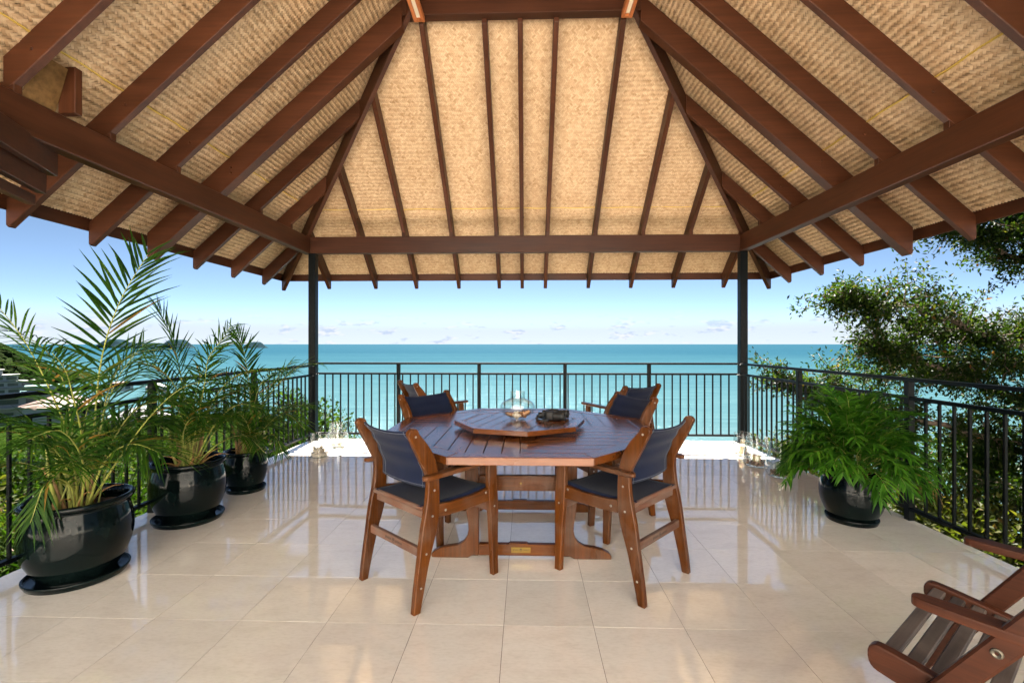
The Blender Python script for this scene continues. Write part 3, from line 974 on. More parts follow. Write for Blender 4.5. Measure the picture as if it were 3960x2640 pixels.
# woven lining: every strip of bamboo is real geometry (2/2 twill laid at 45 degrees to the rafters)
def woven(side):
    p = 0.0172
    cs = math.cos(math.atan(SL)); nrm_len = math.sqrt(1 + SL * SL)
    if side == 'F':
        amin, amax = XL - OH, XR + OH
        bmax = HW + OH
    else:
        amin, amax = YB, YF + OH
        bmax = HW + OH
    slope_len = bmax * nrm_len
    # plane coords: a along the eave, s up the slope (0 at the eave edge)
    n_ = int((amax - amin + slope_len) / p) + 4
    ii, kk = np.meshgrid(np.arange(-n_, n_), np.arange(-n_ // 4 - 2, n_ // 4 + 2), indexing='ij')
    ii, kk = ii.ravel(), kk.ravel()
    warp = np.stack([ii + 0.5, 4 * kk - ii + 1.0], 1)          # centre (i, j): run along j
    weft = np.stack([4 * kk + 2 - ii + 1.0, ii + 0.5], 1)      # run along i
    res_v, res_uv = [], []
    r45 = 1 / math.sqrt(2)
    for ctr, dr in ((warp, np.array([0, 1.0])), (weft, np.array([1.0, 0]))):
        c = ctr * p
        a = (c[:, 0] - c[:, 1]) * r45 + (amin + amax) / 2
        s_ = (c[:, 0] + c[:, 1]) * r45 + slope_len / 2
        run = s_ / nrm_len - OH
        ok = (a > amin - 0.01) & (a < amax + 0.01) & (s_ > 0.004) & (s_ < slope_len)
        if side == 'F':
            ok &= (run < (a - XL) - 0.0) & (run < (XR - a) - 0.0)
        else:
            ok &= (run < (YF - a)) & (run < HW - 0.02)
        a, s_ = a[ok], s_[ok]
        d2 = np.array([(dr[0] - dr[1]) * r45, (dr[0] + dr[1]) * r45])
        n2 = np.array([-d2[1], d2[0]])
        m_ = len(a)
        hl = p * rng.uniform(1.02, 1.12, m_)
        hw = p * rng.uniform(0.44, 0.485, m_)
        ang = rng.normal(0, 0.025, m_)
        lift = rng.uniform(0.7, 1.35, m_)
        tw = rng.normal(0, 0.0008, m_)
        st = (-1.0, -0.55, 0.55, 1.0)
        hh = (0.0, 0.0034, 0.0034, 0.0)
        vv = []
        uu = []
        for t_, h_ in zip(st, hh):
            for w_ in (-1, 1):
                da = d2[0] * hl * t_ + (n2[0]) * hw * w_ - d2[1] * 0 + n2[0] * ang * hl * t_
                ds = d2[1] * hl * t_ + n2[1] * hw * w_ + n2[1] * ang * hl * t_
                hgt = h_ * lift + tw * w_ * (1 if abs(t_) < 1 else 0.3)
                vv.append(np.stack([a + da, s_ + ds, hgt], 1))
                uu.append(np.stack([np.full(m_, t_), np.full(m_, w_)], 1))
        res_v.append(np.stack(vv, 1)); res_uv.append(np.stack(uu, 1))
    v = np.concatenate(res_v).reshape(-1, 3); uv = np.concatenate(res_uv).reshape(-1, 2)
    m_ = len(v) // 8
    a, s_, h = v[:, 0], v[:, 1], v[:, 2]
    # gentle sag and ripples of the mats
    und = 0.014 * hn(a, s_, 1.3, 2.0) + 0.009 * hn(a, s_, 4.6, 5.0)
    edge = np.clip((s_ - 0.75 * nrm_len * 0 - 0.0) / 0.3, 0, 1)
    lip = 0.018 * np.exp(-((s_ - (OH + 0.02) * nrm_len) / 0.10) ** 2)
    und = und * edge - lip
    down = h - und                                            # distance below the lining plane
    run = s_ / nrm_len - OH
    z = RB + RD + 0.026 + SL * run
    nx, nz = SL / nrm_len, 1 / nrm_len                        # plane normal pieces (up and outwards)
    off = down
    if side == 'L': P_ = np.stack([XL + run + off * nx, a, z - off * nz], 1)
    elif side == 'R': P_ = np.stack([XR - run - off * nx, a, z - off * nz], 1)
    else: P_ = np.stack([a, YF - run - off * nx, z - off * nz], 1)
    f = (np.arange(m_)[:, None, None] * 8 + np.array([[0, 1, 3, 2], [2, 3, 5, 4], [4, 5, 7, 6]])[None]).reshape(-1, 4)
    o = from_arrays('woven_mat', P_, f, M['bamboo'], pav, True, uv)
    tag(o, kind='stuff')
    # plain backing sheet just above
    zb = RB + RD + 0.066
    bm = bmesh.new()
    if side == 'F':
        pts = [(XL - OH, YF + OH, zb - SL * OH), (XR + OH, YF + OH, zb - SL * OH), (XC, YAP, zb + SL * HW)]
    else:
        xs, sg = (XL, 1) if side == 'L' else (XR, -1)
        pts = [(xs - sg * OH, YB, zb - SL * OH), (xs - sg * OH, YF + OH, zb - SL * OH), (XC, YAP, zb + SL * HW), (XC, YB, zb + SL * HW)]
    bm.faces.new([bm.verts.new(q) for q in pts])
    bm_obj('mat_backing', bm, M['mat_back'], pav)


for s_ in 'LRF':
    woven(s_)
# yellow cane strip over the joint of the mats, just above the eave beams
zj = RB + RD + 0.000
rj = 0.085
for p0, p1 in (((XL + rj, YF - rj, zj + SL * rj), (XR - rj, YF - rj, zj + SL * rj)), ((XL + rj, YF - rj, zj + SL * rj), (XL + rj, YB, zj + SL * rj)), ((XR - rj, YF - rj, zj + SL * rj), (XR - rj, YB, zj + SL * rj))):
    p0, p1 = Vector(p0), Vector(p1)
    pts = [p0.lerp(p1, k / 60) + Vector((0, 0, 0.004 * math.sin(k * 1.3) - 0.004)) for k in range(61)]
    bm = bmesh.new()
    for a, c in zip(pts, pts[1:]):
        member_bm(a, c, 0.016, 0.006, bev=0, bm=bm)
    bm_obj('joint_strip', bm, M['joint'], pav)
# three lapped boards of the neighbouring roof, and the cut rafter stub
dv = Vector((-math.sin(R(23.5)), math.cos(R(23.5)), 0))
for (x, y, z0, z1) in ((-3.062, 2.90, 2.385, 2.545), (-3.137, 2.90, 2.272, 2.415), (-3.212, 2.90, 2.202, 2.268)):
    e = Vector((x, y, (z0 + z1) / 2))
    bm_obj('lapped_board', member_bm(e - dv * 1.9, e, 0.05, z1 - z0, bev=0.003), M['timber_y'], pav)
bm_obj('rafter_stub', box_bm((XL + 0.045, 2.83, BZ1 + 0.145), (0.11, 0.05, 0.29), 0.003), M['timber_z'], pav)
bm = bmesh.new()
bm.faces.new([bm.verts.new(q) for q in [(XL - 0.02, 2.605, BZ1 + 0.003), (XL - 0.02, 2.80, BZ1 + 0.003), (XL + 0.06, 2.80, BZ1 + 0.27), (XL + 0.06, 2.605, BZ1 + 0.27)]])
bmesh.ops.solidify(bm, geom=bm.faces[:], thickness=0.008)
bm_obj('mat_flap', bm, M['mat_flap'], pav)


# ------------------------------------------------------------------ railings
def railing(label, p0, p1, ztop, zmid, posts, pitch, phase, axis):
    """axis 'x' or 'y'; p0/p1 scalar ends along the axis with the fixed other coordinate."""
    (fx, a0, a1) = p0
    def pt(a, z): return Vector((a, fx, z)) if axis == 'x' else Vector((fx, a, z))
    t = thing('railing', label, 'railing', pt((a0 + a1) / 2, 0))
    inv = t.matrix_basis.inverted()
    base = pt((a0 + a1) / 2, 0)
    def put(name, bm, mat=M['black_metal'], par=t):
        bm.transform(Matrix.Translation(-base))
        return bm_obj(name, bm, mat, par)
    put('top_rail', member_bm(pt(a0, ztop - 0.012), pt(a1, ztop - 0.012), 0.058, 0.026, bev=0.004))
    put('mid_rail', member_bm(pt(a0, zmid - 0.012), pt(a1, zmid - 0.012), 0.038, 0.026, bev=0.003))
    put('bottom_rail', member_bm(pt(a0, 0.088), pt(a1, 0.088), 0.038, 0.026, bev=0.003))
    for a in posts:
        put('rail_post', box_bm(pt(a, ztop / 2 - 0.018), (0.046, 0.046, ztop - 0.014), 0.003))
    first = None
    k0 = math.ceil((a0 - phase) / pitch)
    for k in range(k0, int((a1 - phase) / pitch) + 1):
        a = phase + k * pitch
        if a < a0 + 0.03 or a > a1 - 0.03 or any(abs(a - q) < 0.04 for q in posts): continue
        if first is None:
            first = bm_obj('baluster', box_bm((0, 0, 0), (0.0165, 0.0165, zmid - 0.025 - 0.101), 0.0015), M['black_metal'], t)
            o = first
        else:
            o = link(bpy.data.objects.new('baluster', first.data), t)
        o.location = pt(a, (zmid - 0.025 + 0.101) / 2) - base
    for a in (a0 + 0.015, a1 - 0.015):
        for z in (ztop - 0.02, zmid - 0.02, 0.085):
            d = Vector((0, -1, 0)) if axis == 'x' else Vector((1 if fx < 0 else -1, 0, 0))
            bm = lathe_bm([(0, 0.004), (0.006, 0.003), (0.007, 0)], 10)
            q = d.to_track_quat('Z', 'Y').to_matrix().to_4x4()
            for s_ in (-0.012, 0.012):
                b3 = lathe_bm([(0, 0.004), (0.0055, 0.003), (0.0065, 0)], 10)
                off = Vector((s_, 0, 0)) if axis == 'x' else Vector((0, s_, 0))
                b3.transform(Matrix.Translation(pt(a, z) + d * 0.030 + off) @ q)
                put('screw', b3, M['steel'])
            bm.free()
    return t


railing('black metal railing at the front edge facing the sea', (6.215, -2.843, 2.819), None, 1.05, 0.912, (-1.727, -0.630, 0.525, 1.643), 0.1065, 2.057, 'x')
railing('black metal railing behind the row of potted palms', (-2.893, -1.2, 6.150), None, 1.022, 0.893, (-0.6, 0.76, 2.12, 3.49, 4.83), 0.1085, 6.08, 'y')
railing('black metal railing in front of the big tree', (2.842, -1.2, 6.150), None, 1.05, 0.912, (-0.65, 0.73, 2.13, 3.51, 4.89), 0.1085, 6.08, 'y')


# ------------------------------------------------------------------ polygon clip for slatted tops
def clip_poly(poly, a, c):
    """keep the part with a.x*x + a.y*y <= c"""
    out = []
    for i in range(len(poly)):
        p, q = poly[i], poly[(i + 1) % len(poly)]
        dp, dq = a[0] * p[0] + a[1] * p[1] - c, a[0] * q[0] + a[1] * q[1] - c
        if dp <= 0: out.append(p)
        if dp * dq < 0:
            t = dp / (dp - dq)
            out.append((p[0] + (q[0] - p[0]) * t, p[1] + (q[1] - p[1]) * t))
    return out


def area(p):
    return abs(sum(p[i][0] * p[(i + 1) % len(p)][1] - p[(i + 1) % len(p)][0] * p[i][1] for i in range(len(p)))) / 2


def octagon_top(parent, apo, border, pitch, zt, th_b, th_s, rot, quad, gap=0.0014):
    nrm = [(math.cos(R(45 * k) + rot), math.sin(R(45 * k) + rot)) for k in range(8)]
    g = gap / 2
    big = 2 * apo
    for k in range(8):
        nx, ny = nrm[k]; tx_, ty_ = -ny, nx
        poly = [(nx * (apo - border) + tx_ * s_ * big, ny * (apo - border) + ty_ * s_ * big) for s_ in (-1, 1)] + [(nx * apo + tx_ * s_ * big, ny * apo + ty_ * s_ * big) for s_ in (1, -1)]
        for s_ in (1, -1):
            a = R(45 * k + s_ * 22.5) + rot
            m_ = (-math.sin(a) * s_, math.cos(a) * s_)
            poly = clip_poly(poly, m_, -g * 0.4)
        mt = 'top_x' if abs(tx_) > 0.7 else 'top_y'
        bm_obj('border_board', prism_bm(poly, (0, 0, zt - th_b / 2), (1, 0, 0), (0, 1, 0), (0, 0, 1), th_b, 0.003), M[mt], parent)
    inner = apo - border - gap
    def slat_field(region_planes, ang):
        d = (math.cos(ang), math.sin(ang)); q = (-d[1], d[0])
        kmax = int(apo / pitch) + 2
        for k in range(-kmax, kmax):
            lo, hi = k * pitch + 0.0026, (k + 1) * pitch - 0.0026
            poly = [(d[0] * -big + q[0] * lo, d[1] * -big + q[1] * lo), (d[0] * big + q[0] * lo, d[1] * big + q[1] * lo), (d[0] * big + q[0] * hi, d[1] * big + q[1] * hi), (d[0] * -big + q[0] * hi, d[1] * -big + q[1] * hi)]
            for n_ in nrm: poly = clip_poly(poly, n_, inner) if poly else poly
            for a, c in region_planes: poly = clip_poly(poly, a, c) if poly else poly
            if len(poly) < 3 or area(poly) < 0.0006: continue
            mt = 'top_x' if abs(d[0]) > abs(d[1]) else 'top_y'
            bm_obj('slat', prism_bm(poly, (0, 0, zt - th_s / 2 - 0.0012), (1, 0, 0), (0, 1, 0), (0, 0, 1), th_s, 0.0014), M[mt], parent)
    if quad:
        for sx, sy, ang in ((-1, -1, R(90)), (1, -1, 0), (-1, 1, 0), (1, 1, R(90))):
            slat_field([((-sx, 0), -g), ((0, -sy), -g)], ang)
    else:
        slat_field([], rot + R(90) * 0 + quad_angle)


def text_obj(name, body, size, mat, parent, loc, rot, ext=0.0004):
    cu = bpy.data.curves.new('tmp_text', 'FONT')
    cu.body = body; cu.size = size; cu.align_x = 'CENTER'; cu.align_y = 'CENTER'; cu.extrude = ext
    o = bpy.data.objects.new('tmp_text', cu)
    COL.objects.link(o)
    dg = bpy.context.evaluated_depsgraph_get(); dg.update()
    me = bpy.data.meshes.new_from_object(o.evaluated_get(dg))
    bpy.data.objects.remove(o); bpy.data.curves.remove(cu)
    me.materials.clear(); me.materials.append(mat)
    t = link(bpy.data.objects.new(name, me), parent)
    t.location = loc; t.rotation_euler = rot
    return t


def emblem(parent, loc, rot, r_, mat):
    bm = bmesh.new()
    lathe_bm([(r_ * 0.86, 0), (r_ * 0.86, 0.0005), (r_, 0.0005), (r_, 0)], 28, bm=bm)
    box_bm((0, -r_ * 0.35, 0.0003), (r_ * 0.16, r_ * 0.7, 0.0006), 0, bm)
    for (x, y, q) in ((0, 0.32, 0.34), (-0.32, 0.12, 0.28), (0.32, 0.12, 0.28)):
        lathe_bm([(0, 0.0006), (r_ * q, 0.0006), (r_ * q, 0)], 14, (x * r_, y * r_, 0), bm)
    o = bm_obj('emblem', bm, mat, parent)
    o.location = loc; o.rotation_euler = rot
    return o


# ------------------------------------------------------------------ table
TX, TY, TZ = -0.03, 3.21, 0.73
table = thing('dining_table', 'large octagonal slatted hardwood dining table on trestle feet', 'table', (TX, TY, 0))
quad_angle = 0
octagon_top(table, 0.892, 0.095, 0.0975, TZ, 0.041, 0.024, 0.0, True)
foot = [(-0.545, 0.0), (-0.548, 0.018), (-0.535, 0.036), (-0.50, 0.055), (-0.45, 0.068), (-0.385, 0.078), (-0.35, 0.098), (-0.328, 0.13), (-0.319, 0.17), (-0.322, 0.215), (-0.331, 0.26), (-0.337, 0.32), (-0.340, 0.42), (-0.342, 0.687), (-0.258, 0.687), (-0.256, 0.30), (-0.256, 0.014), (-0.30, 0.014), (-0.322, 0.0)]
for y in (2.82, 3.60):
    for s_ in (1, -1):
        bm_obj('trestle_leg', prism_bm([(p[0] * s_, p[1]) for p in foot][::s_], (0, y - TY, 0), (1, 0, 0), (0, 0, 1), (0, 1, 0), 0.04, 0.004), M['jarrah_z'], table)
    lowbar = [(-0.2555, 0.016), (0.2555, 0.016), (0.2555, 0.084), (0.045, 0.084), (0.035, 0.091), (-0.065, 0.091), (-0.075, 0.084), (-0.2555, 0.084)]
    lb = bm_obj('stretcher', prism_bm(lowbar, (0, y - TY, 0), (1, 0, 0), (0, 0, 1), (0, 1, 0), 0.034, 0.002), M['jarrah_x'], table)
    ub = bm_obj('stretcher', box_bm((0, y - TY, 0.455), (0.511, 0.034, 0.092), 0.003), M['jarrah_x'], table)
    bm_obj('cross_rail', box_bm((0, y - TY, 0.662), (1.30, 0.036, 0.048), 0.003), M['worn_x'], table)
    if y < 3:
        pl = bm_obj('name_plate', box_bm((0, y - TY - 0.0182, 0.051), (0.117, 0.002, 0.033), 0.0008), M['brass'], table)
        text_obj('lettering', 'JENSEN', 0.0105, M['ink'], pl, (-0.032, y - TY - 0.0196, 0.052), (R(90), 0, 0))
        text_obj('lettering', 'JARRAH', 0.0105, M['ink'], pl, (0.032, y - TY - 0.0196, 0.052), (R(90), 0, 0))
        emblem(pl, (0, y - TY - 0.0194, 0.053), (R(90), 0, 0), 0.0095, M['ink'])
        bm = lathe_bm([(0, 0.003), (0.006, 0.002), (0.007, 0)], 12)
        bm.transform(Matrix.Translation((0, y - TY - 0.0172, 0.455)) @ Matrix.Rotation(R(90), 4, 'X'))
        bm_obj('screw', bm, M['brass'], table)
for x in (-0.30, 0.30):
    bm_obj('long_rail', box_bm((x, 0, 0.655), (0.034, 0.742, 0.060), 0.003), M['worn_y'], table)

bm_obj('gap_blocker', lathe_bm([(0, 0.684), (0.80, 0.684), (0.80, 0.690), (0, 0.690)], 8), M['worn_x'], table)  # added board below the slats, blocks bright floor light through the gaps
susan = thing('lazy_susan', 'octagonal slatted turntable tray in the middle of the table', 'lazy susan', (TX - 0.01, TY - 0.02, TZ))
quad_angle = R(90 - 17.0) - R(-106)
rs = R(-106)
octagon_top(susan, 0.418, 0.058, 0.085, 0.05, 0.031, 0.022, rs, False)
bm_obj('turntable_base', lathe_bm([(0, 0.001), (0.15, 0.001), (0.15, 0.018), (0, 0.018)], 32), M['worn_x'], susan)
bm_obj('support_batten', box_bm((0, 0, 0.0225), (0.60, 0.045, 0.008), 0.001, None, Matrix.Rotation(rs, 3, 'Z')), M['worn_x'], susan)


# ------------------------------------------------------------------ armchairs
def post_outline(cs):
    fr = [(c + w / 2, z) for z, c, w in cs]
    re = [(c - w / 2, z) for z, c, w in cs]
    fr = [(p.x, p.y) for p in catmull([(a, b2, 0) for a, b2 in fr], 4)]
    re = [(p.x, p.y) for p in catmull([(a, b2, 0) for a, b2 in re], 4)]
    top = fr[-1], re[-1]
    cx, cz_ = (top[0][0] + top[1][0]) / 2, (top[0][1] + top[1][1]) / 2
    rr_ = (top[0][0] - top[1][0]) / 2
    cap = [(cx + rr_ * math.cos(a), cz_ + rr_ * 0.9 * math.sin(a)) for a in np.linspace(0, math.pi, 9)[1:-1]]
    return fr + cap + re[::-1]


def sheet(name, fn, nu, nv, mat, parent, th=0.003):
    bm = bmesh.new()
    vs = [[bm.verts.new(fn(i / nu, j / nv)) for j in range(nv + 1)] for i in range(nu + 1)]
    for i in range(nu):
        for j in range(nv):
            bm.faces.new((vs[i][j], vs[i + 1][j], vs[i + 1][j + 1], vs[i][j + 1]))
    bmesh.ops.recalc_face_normals(bm, faces=bm.faces)
    bmesh.ops.solidify(bm, geom=bm.faces[:], thickness=th)
    return bm_obj(name, bm, mat, parent, True)


REAR = [(0.0, -0.268, 0.041), (0.10, -0.252, 0.052), (0.25, -0.222, 0.068), (0.39, -0.190, 0.092), (0.52, -0.170, 0.078), (0.64, -0.170, 0.068), (0.73, -0.202, 0.086), (0.80, -0.240, 0.084), (0.868, -0.286, 0.060)]
FRONT = [(0.0, 0.268, 0.042), (0.15, 0.262, 0.050), (0.30, 0.258, 0.060), (0.42, 0.252, 0.070), (0.52, 0.245, 0.066), (0.635, 0.242, 0.058)]


def rear_c(z):
    for a, b2 in zip(REAR, REAR[1:]):
        if a[0] <= z <= b2[0]:
            t = (z - a[0]) / (b2[0] - a[0]); t = t * t * (3 - 2 * t)
            return a[1] + (b2[1] - a[1]) * t
    return REAR[-1][1]


def make_chair(label, cat_group):
    t = thing('armchair', label, 'chair', (0, 0, 0), 0, cat_group)
    XP = 0.2425
    for s_ in (-1, 1):
        rp = bm_obj('rear_post', prism_bm(post_outline(REAR), (s_ * XP, 0, 0), (0, 1, 0), (0, 0, 1), (1, 0, 0), 0.032, 0.004), M['jarrah_z'], t)
        fp = bm_obj('front_leg', prism_bm(post_outline(FRONT)[:-0 or None], (s_ * XP, 0, 0), (0, 1, 0), (0, 0, 1), (1, 0, 0), 0.032, 0.004), M['jarrah_z'], t)
        rail = [(-0.138, 0.430), (-0.02, 0.424), (0.219, 0.424), (0.219, 0.498), (0.10, 0.487), (-0.05, 0.487), (-0.138, 0.500)]
        sr = bm_obj('seat_rail', prism_bm(rail, (s_ * 0.2395, 0, 0), (0, 1, 0), (0, 0, 1), (1, 0, 0), 0.026, 0.003), M['jarrah_y'], t)
        arm = smooth_poly([(-0.030, -0.245), (0.029, -0.245), (0.030, 0.0), (0.034, 0.20), (0.030, 0.315), (-0.028, 0.315), (-0.031, 0.2), (-0.029, 0.0)], 2)
        U = Vector((1, 0, 0)); V = Vector((0, 1, 0.03)).normalized()
        bm_obj('armrest', prism_bm(arm, (s_ * 0.270, 0, 0.656), U, V, U.cross(V), 0.022, 0.004), M['jarrah_y'], t)
        def screw(y, z, par):
            bm = lathe_bm([(0, 0.0004), (0.0018, 0.0010), (0.0042, 0.0018), (0.0056, 0.0010), (0.006, 0)], 12)
            bm.transform(Matrix.Translation((s_ * (XP + 0.0162), y, z)) @ Matrix.Rotation(s_ * R(90), 4, 'Y'))
            bm_obj('screw', bm, M['steel'], par)
        for z in (0.12, 0.275, 0.45, 0.575, 0.855):
            screw(rear_c(z) + 0.004, z, rp)
        for z in (0.39,):
            screw(0.255, z, fp)
        bm = lathe_bm([(0, 0.002), (0.006, 0.0018), (0.0075, 0)], 12)
        bm.transform(Matrix.Translation((s_ * 0.2527, 0.195, 0.478)) @ Matrix.Rotation(s_ * R(90), 4, 'Y'))
        bm_obj('screw', bm, M['steel'], sr)
        bm = lathe_bm([(0, 0.002), (0.006, 0.0018), (0.0075, 0)], 12)
        bm.transform(Matrix.Translation((s_ * 0.2527, -0.09, 0.457)) @ Matrix.Rotation(s_ * R(90), 4, 'Y'))
        bm_obj('screw', bm, M['steel'], sr)
    W_ = 2 * (XP - 0.016) - 0.001
    bm_obj('stretcher', box_bm((0, rear_c(0.45) - 0.004, 0.45), (W_, 0.024, 0.044), 0.003), M['worn_x'], t)
    ls = bm_obj('stretcher', box_bm((0, rear_c(0.275) - 0.004, 0.275), (W_, 0.024, 0.044), 0.003), M['worn_x'], t)
    yb = rear_c(0.275) - 0.004 - 0.0123
    text_obj('lettering', 'JENSEN', 0.017, M['ink'], ls, (-0.048, yb, 0.276), (R(90), 0, 0))
    text_obj('lettering', 'JARRAH', 0.017, M['ink'], ls, (0.048, yb, 0.276), (R(90), 0, 0))
    emblem(ls, (0, yb, 0.276), (R(90), 0, 0), 0.013, M['ink'])
    bm_obj('front_apron', box_bm((0, 0.246, 0.392), (W_, 0.026, 0.066), 0.003), M['worn_x'], t)
    bm_obj('seat_bar', tube_bm([(-0.226, -0.205, 0.482), (0.226, -0.205, 0.482)], 0.013, 12), M['worn_x'], t)
    def seat(u, v):
        x = (u - 0.5) * 2 * 0.2262
        y = -0.213 + v * 0.448
        e = abs(u - 0.5) * 2
        z = 0.503 - 0.030 * (1 - e ** 2.2) * (0.5 + 0.5 * math.sin(math.pi * min(1, v * 1.05)))
        z += 0.010 * max(0, v - 0.7) / 0.3 - 0.004 * (1 - v)
        if e > 0.93: z -= 0.02 * (e - 0.93) / 0.07
        return (x, y, z)
    sheet('seat_sling', seat, 22, 16, M['sling'], t)
    def back(u, v):
        x = (u - 0.5) * 2 * 0.2262
        z = 0.572 + v * 0.305
        e = abs(u - 0.5) * 2
        z -= 0.016 * (1 - e * e) * max(0, v - 0.5) * 2
        y = rear_c(min(z, 0.866)) + 0.012 - 0.030 * (1 - e ** 2.0)
        return (x, y, z)
    bs = sheet('back_sling', back, 20, 18, M['sling'], t)
    for u in (0.12, 0.88):
        pts = [Vector(back(u, k / 18)) + Vector((0, -0.0035, 0)) for k in range(19)]
        bm_obj('stitching', tube_bm(pts, 0.0011, 5), M['stitch'], bs)
    for v_ in (0.965, 0.04):
        pts = [Vector(back(0.03 + k / 18 * 0.94, v_)) + Vector((0, -0.0035, 0)) for k in range(19)]
        bm_obj('stitching', tube_bm(pts, 0.0011, 5), M['stitch'], bs)
    return t


chair_group = 'matching hardwood armchairs with navy slings'
c0 = make_chair('navy sling armchair nearest the palms, its back to the camera, left front of table', chair_group)
index_kids(c0)
spots = [(-0.539, 2.572, 0.352, 0.405, None),
         (0.552, 2.668, -0.391, 0.373, 'navy sling armchair at the table front on the lone round pot side'),
         (-0.630, 3.710, 0.79, -0.62, 'navy sling armchair at the far left corner of the table facing the camera side'),
         (0.620, 3.655, -0.92, -0.39, 'navy sling armchair at the far right corner of the table behind the binoculars'),
         (-1.057, 5.170, 0.82, 0.57, 'navy sling armchair away from the table by the sea railing on the palm side'),
         (1.006, 4.910, -0.57, 0.82, 'navy sling armchair away from the table by the sea railing on the tree side')]
for k, (x, y, fx, fy, lab) in enumerate(spots):
    o = c0 if k == 0 else copy_tree(c0)
    o.location = (x, y, 0)
    o.rotation_euler = (0, 0, math.atan2(-fx, fy))
    if lab: o['label'] = lab

# ------------------------------------------------------------------ slatted lounge chair, right foreground
lc = thing('lounge_chair', 'slatted hardwood lounge chair cut off by the right edge of the photo', 'lounge chair', (1.285, 1.595, 0), math.atan2(0.616, 0.788))
for s_ in (-1, 1):
    railp = smooth_poly([(0.02, 0.41), (0.02, 0.345), (-0.02, 0.328), (-0.35, 0.275), (-0.80, 0.16), (-0.80, 0.225), (-0.35, 0.345), (-0.03, 0.412)], 2)
    bm_obj('side_rail', prism_bm(railp, (s_ * 0.302, 0, 0), (0, 1, 0), (0, 0, 1), (1, 0, 0), 0.034, 0.006, None, 2), M['fg_wood'], lc)
    arm = smooth_poly([(-0.020, -0.085), (0.020, -0.085), (0.031, -0.13), (0.033, -0.30), (0.028, -0.55), (0.024, -0.86), (-0.024, -0.86), (-0.026, -0.55), (-0.030, -0.30), (-0.029, -0.13)], 2)
    U = Vector((1, 0, 0)); V = Vector((0, 1, 0.02)).normalized()
    bm_obj('armrest', prism_bm(arm, (s_ * 0.325, 0, 0.592), U, V, U.cross(V), 0.026, 0.005, None, 2), M['fg_wood'], lc)
    pb = bm_obj('back_post', prism_bm([(0.115, 0.0), (0.052, 0.0), (-0.648, 1.10), (-0.588, 1.12)], (s_ * 0.336, 0, 0), (0, 1, 0), (0, 0, 1), (1, 0, 0), 0.032, 0.006), M['fg_wood'], lc)
    bm = lathe_bm([(0.004, 0.002), (0.009, 0.004), (0.012, 0.003), (0.013, 0)], 16)
    bm.transform(Matrix.Translation((s_ * 0.352, -0.255, 0.535)) @ Matrix.Rotation(s_ * R(90), 4, 'Y'))
    bm_obj('bolt', bm, M['bolt_metal'], pb)
    bm_obj('rear_leg', prism_bm([(-0.70, 0.20), (-0.78, 0.19), (-0.86, 0.0), (-0.79, 0.0)], (s_ * 0.27, 0, 0), (0, 1, 0), (0, 0, 1), (1, 0, 0), 0.030, 0.004), M['fg_wood'], lc)
for k in range(8):
    y = -0.026 - k * 0.0525
    z = 0.387 - k * 0.0079
    tilt = Matrix.Rotation(R(8.5), 3, 'X')
    bm_obj('slat', box_bm((0, y, z), (0.568, 0.037, 0.020), 0.004, None, tilt), M['fg_slat'], lc)
for k in range(4):
    t_ = k / 3
    y, z = -0.43 - 0.16 * t_, 0.80 + 0.24 * t_
    tilt = Matrix.Rotation(R(-57), 3, 'X')
    bm_obj('back_slat', box_bm((0, y, z), (0.636, 0.060, 0.018), 0.004, None, tilt), M['fg_slat'], lc)

# ------------------------------------------------------------------ glass, shells, candles, binoculars
SZ = 0.7802
vase = thing('glass_vase', 'squat clear glass vase with a short neck holding shells', 'vase', (-0.057, 3.200, SZ))
vp = [(0, 0.004), (0.046, 0.004), (0.048, 0.0), (0.049, 0.008), (0.058, 0.018), (0.090, 0.033), (0.111, 0.055), (0.119, 0.082), (0.112, 0.108), (0.090, 0.127), (0.066, 0.137), (0.052, 0.144), (0.0495, 0.155), (0.0495, 0.190), (0.051, 0.193)]
vp = [(max(p.x, 0), p.y) for p in catmull([(a, b2, 0) for a, b2 in vp], 4)]
bm_obj('glass_wall', lathe_bm(vp, 56), M['clear_glass'], vase, True)


def shell_bm(L, r_, bumps, seed, n=10, m_=9):
    rs_ = np.random.default_rng(seed)
    bm = bmesh.new()
    prof = []
    pts, rad = [], []
    for k in range(m_):
        t_ = k / (m_ - 1)
        pts.append((L * (t_ - 0.5), 0.003 * math.sin(t_ * 9), 0.002 * math.cos(t_ * 7)))
        rad.append(r_ * (0.12 + math.sin(math.pi * min(1, t_ ** 0.8)) * (1 + bumps * rs_.normal() * 0.35)))
    tube_bm(pts, rad, n, bm)
    for v in bm.verts:
        v.co += Vector(rs_.normal(0, 0.10 * r_ * (1 + bumps), 3))
    return bm


for (dx, dy, dz, L, r_, ang, mt, bp, lab) in ((-0.045, 0.0, 0.047, 0.085, 0.013, 0.3, 'shell_brown', 0.5, 'thin brown shell at the left in the table vase'),
                                             (-0.005, -0.035, 0.042, 0.062, 0.017, 0.1, 'shell_white', 0.2, 'pale spotted shell at the front in the table vase'),
                                             (0.045, -0.005, 0.052, 0.085, 0.021, -0.25, 'shell_brown', 1.0, 'knobbly brown shell at the right in the table vase'),
                                             (0.0, 0.04, 0.045, 0.08, 0.018, 0.8, 'shell_white', 0.3, 'cream shell at the back in the table vase')):
    o = bm_obj('seashell', shell_bm(L, r_, bp, int(abs(dx * 1000) + 5)), M[mt], None, True)
    o.location = (-0.057 + dx, 3.200 + dy, SZ + dz - 0.012); o.rotation_euler = (0.2, -0.25 if dx > 0 else 0.15, ang)
    tag(o, lab, 'seashell', 'shells in the vase on the table')

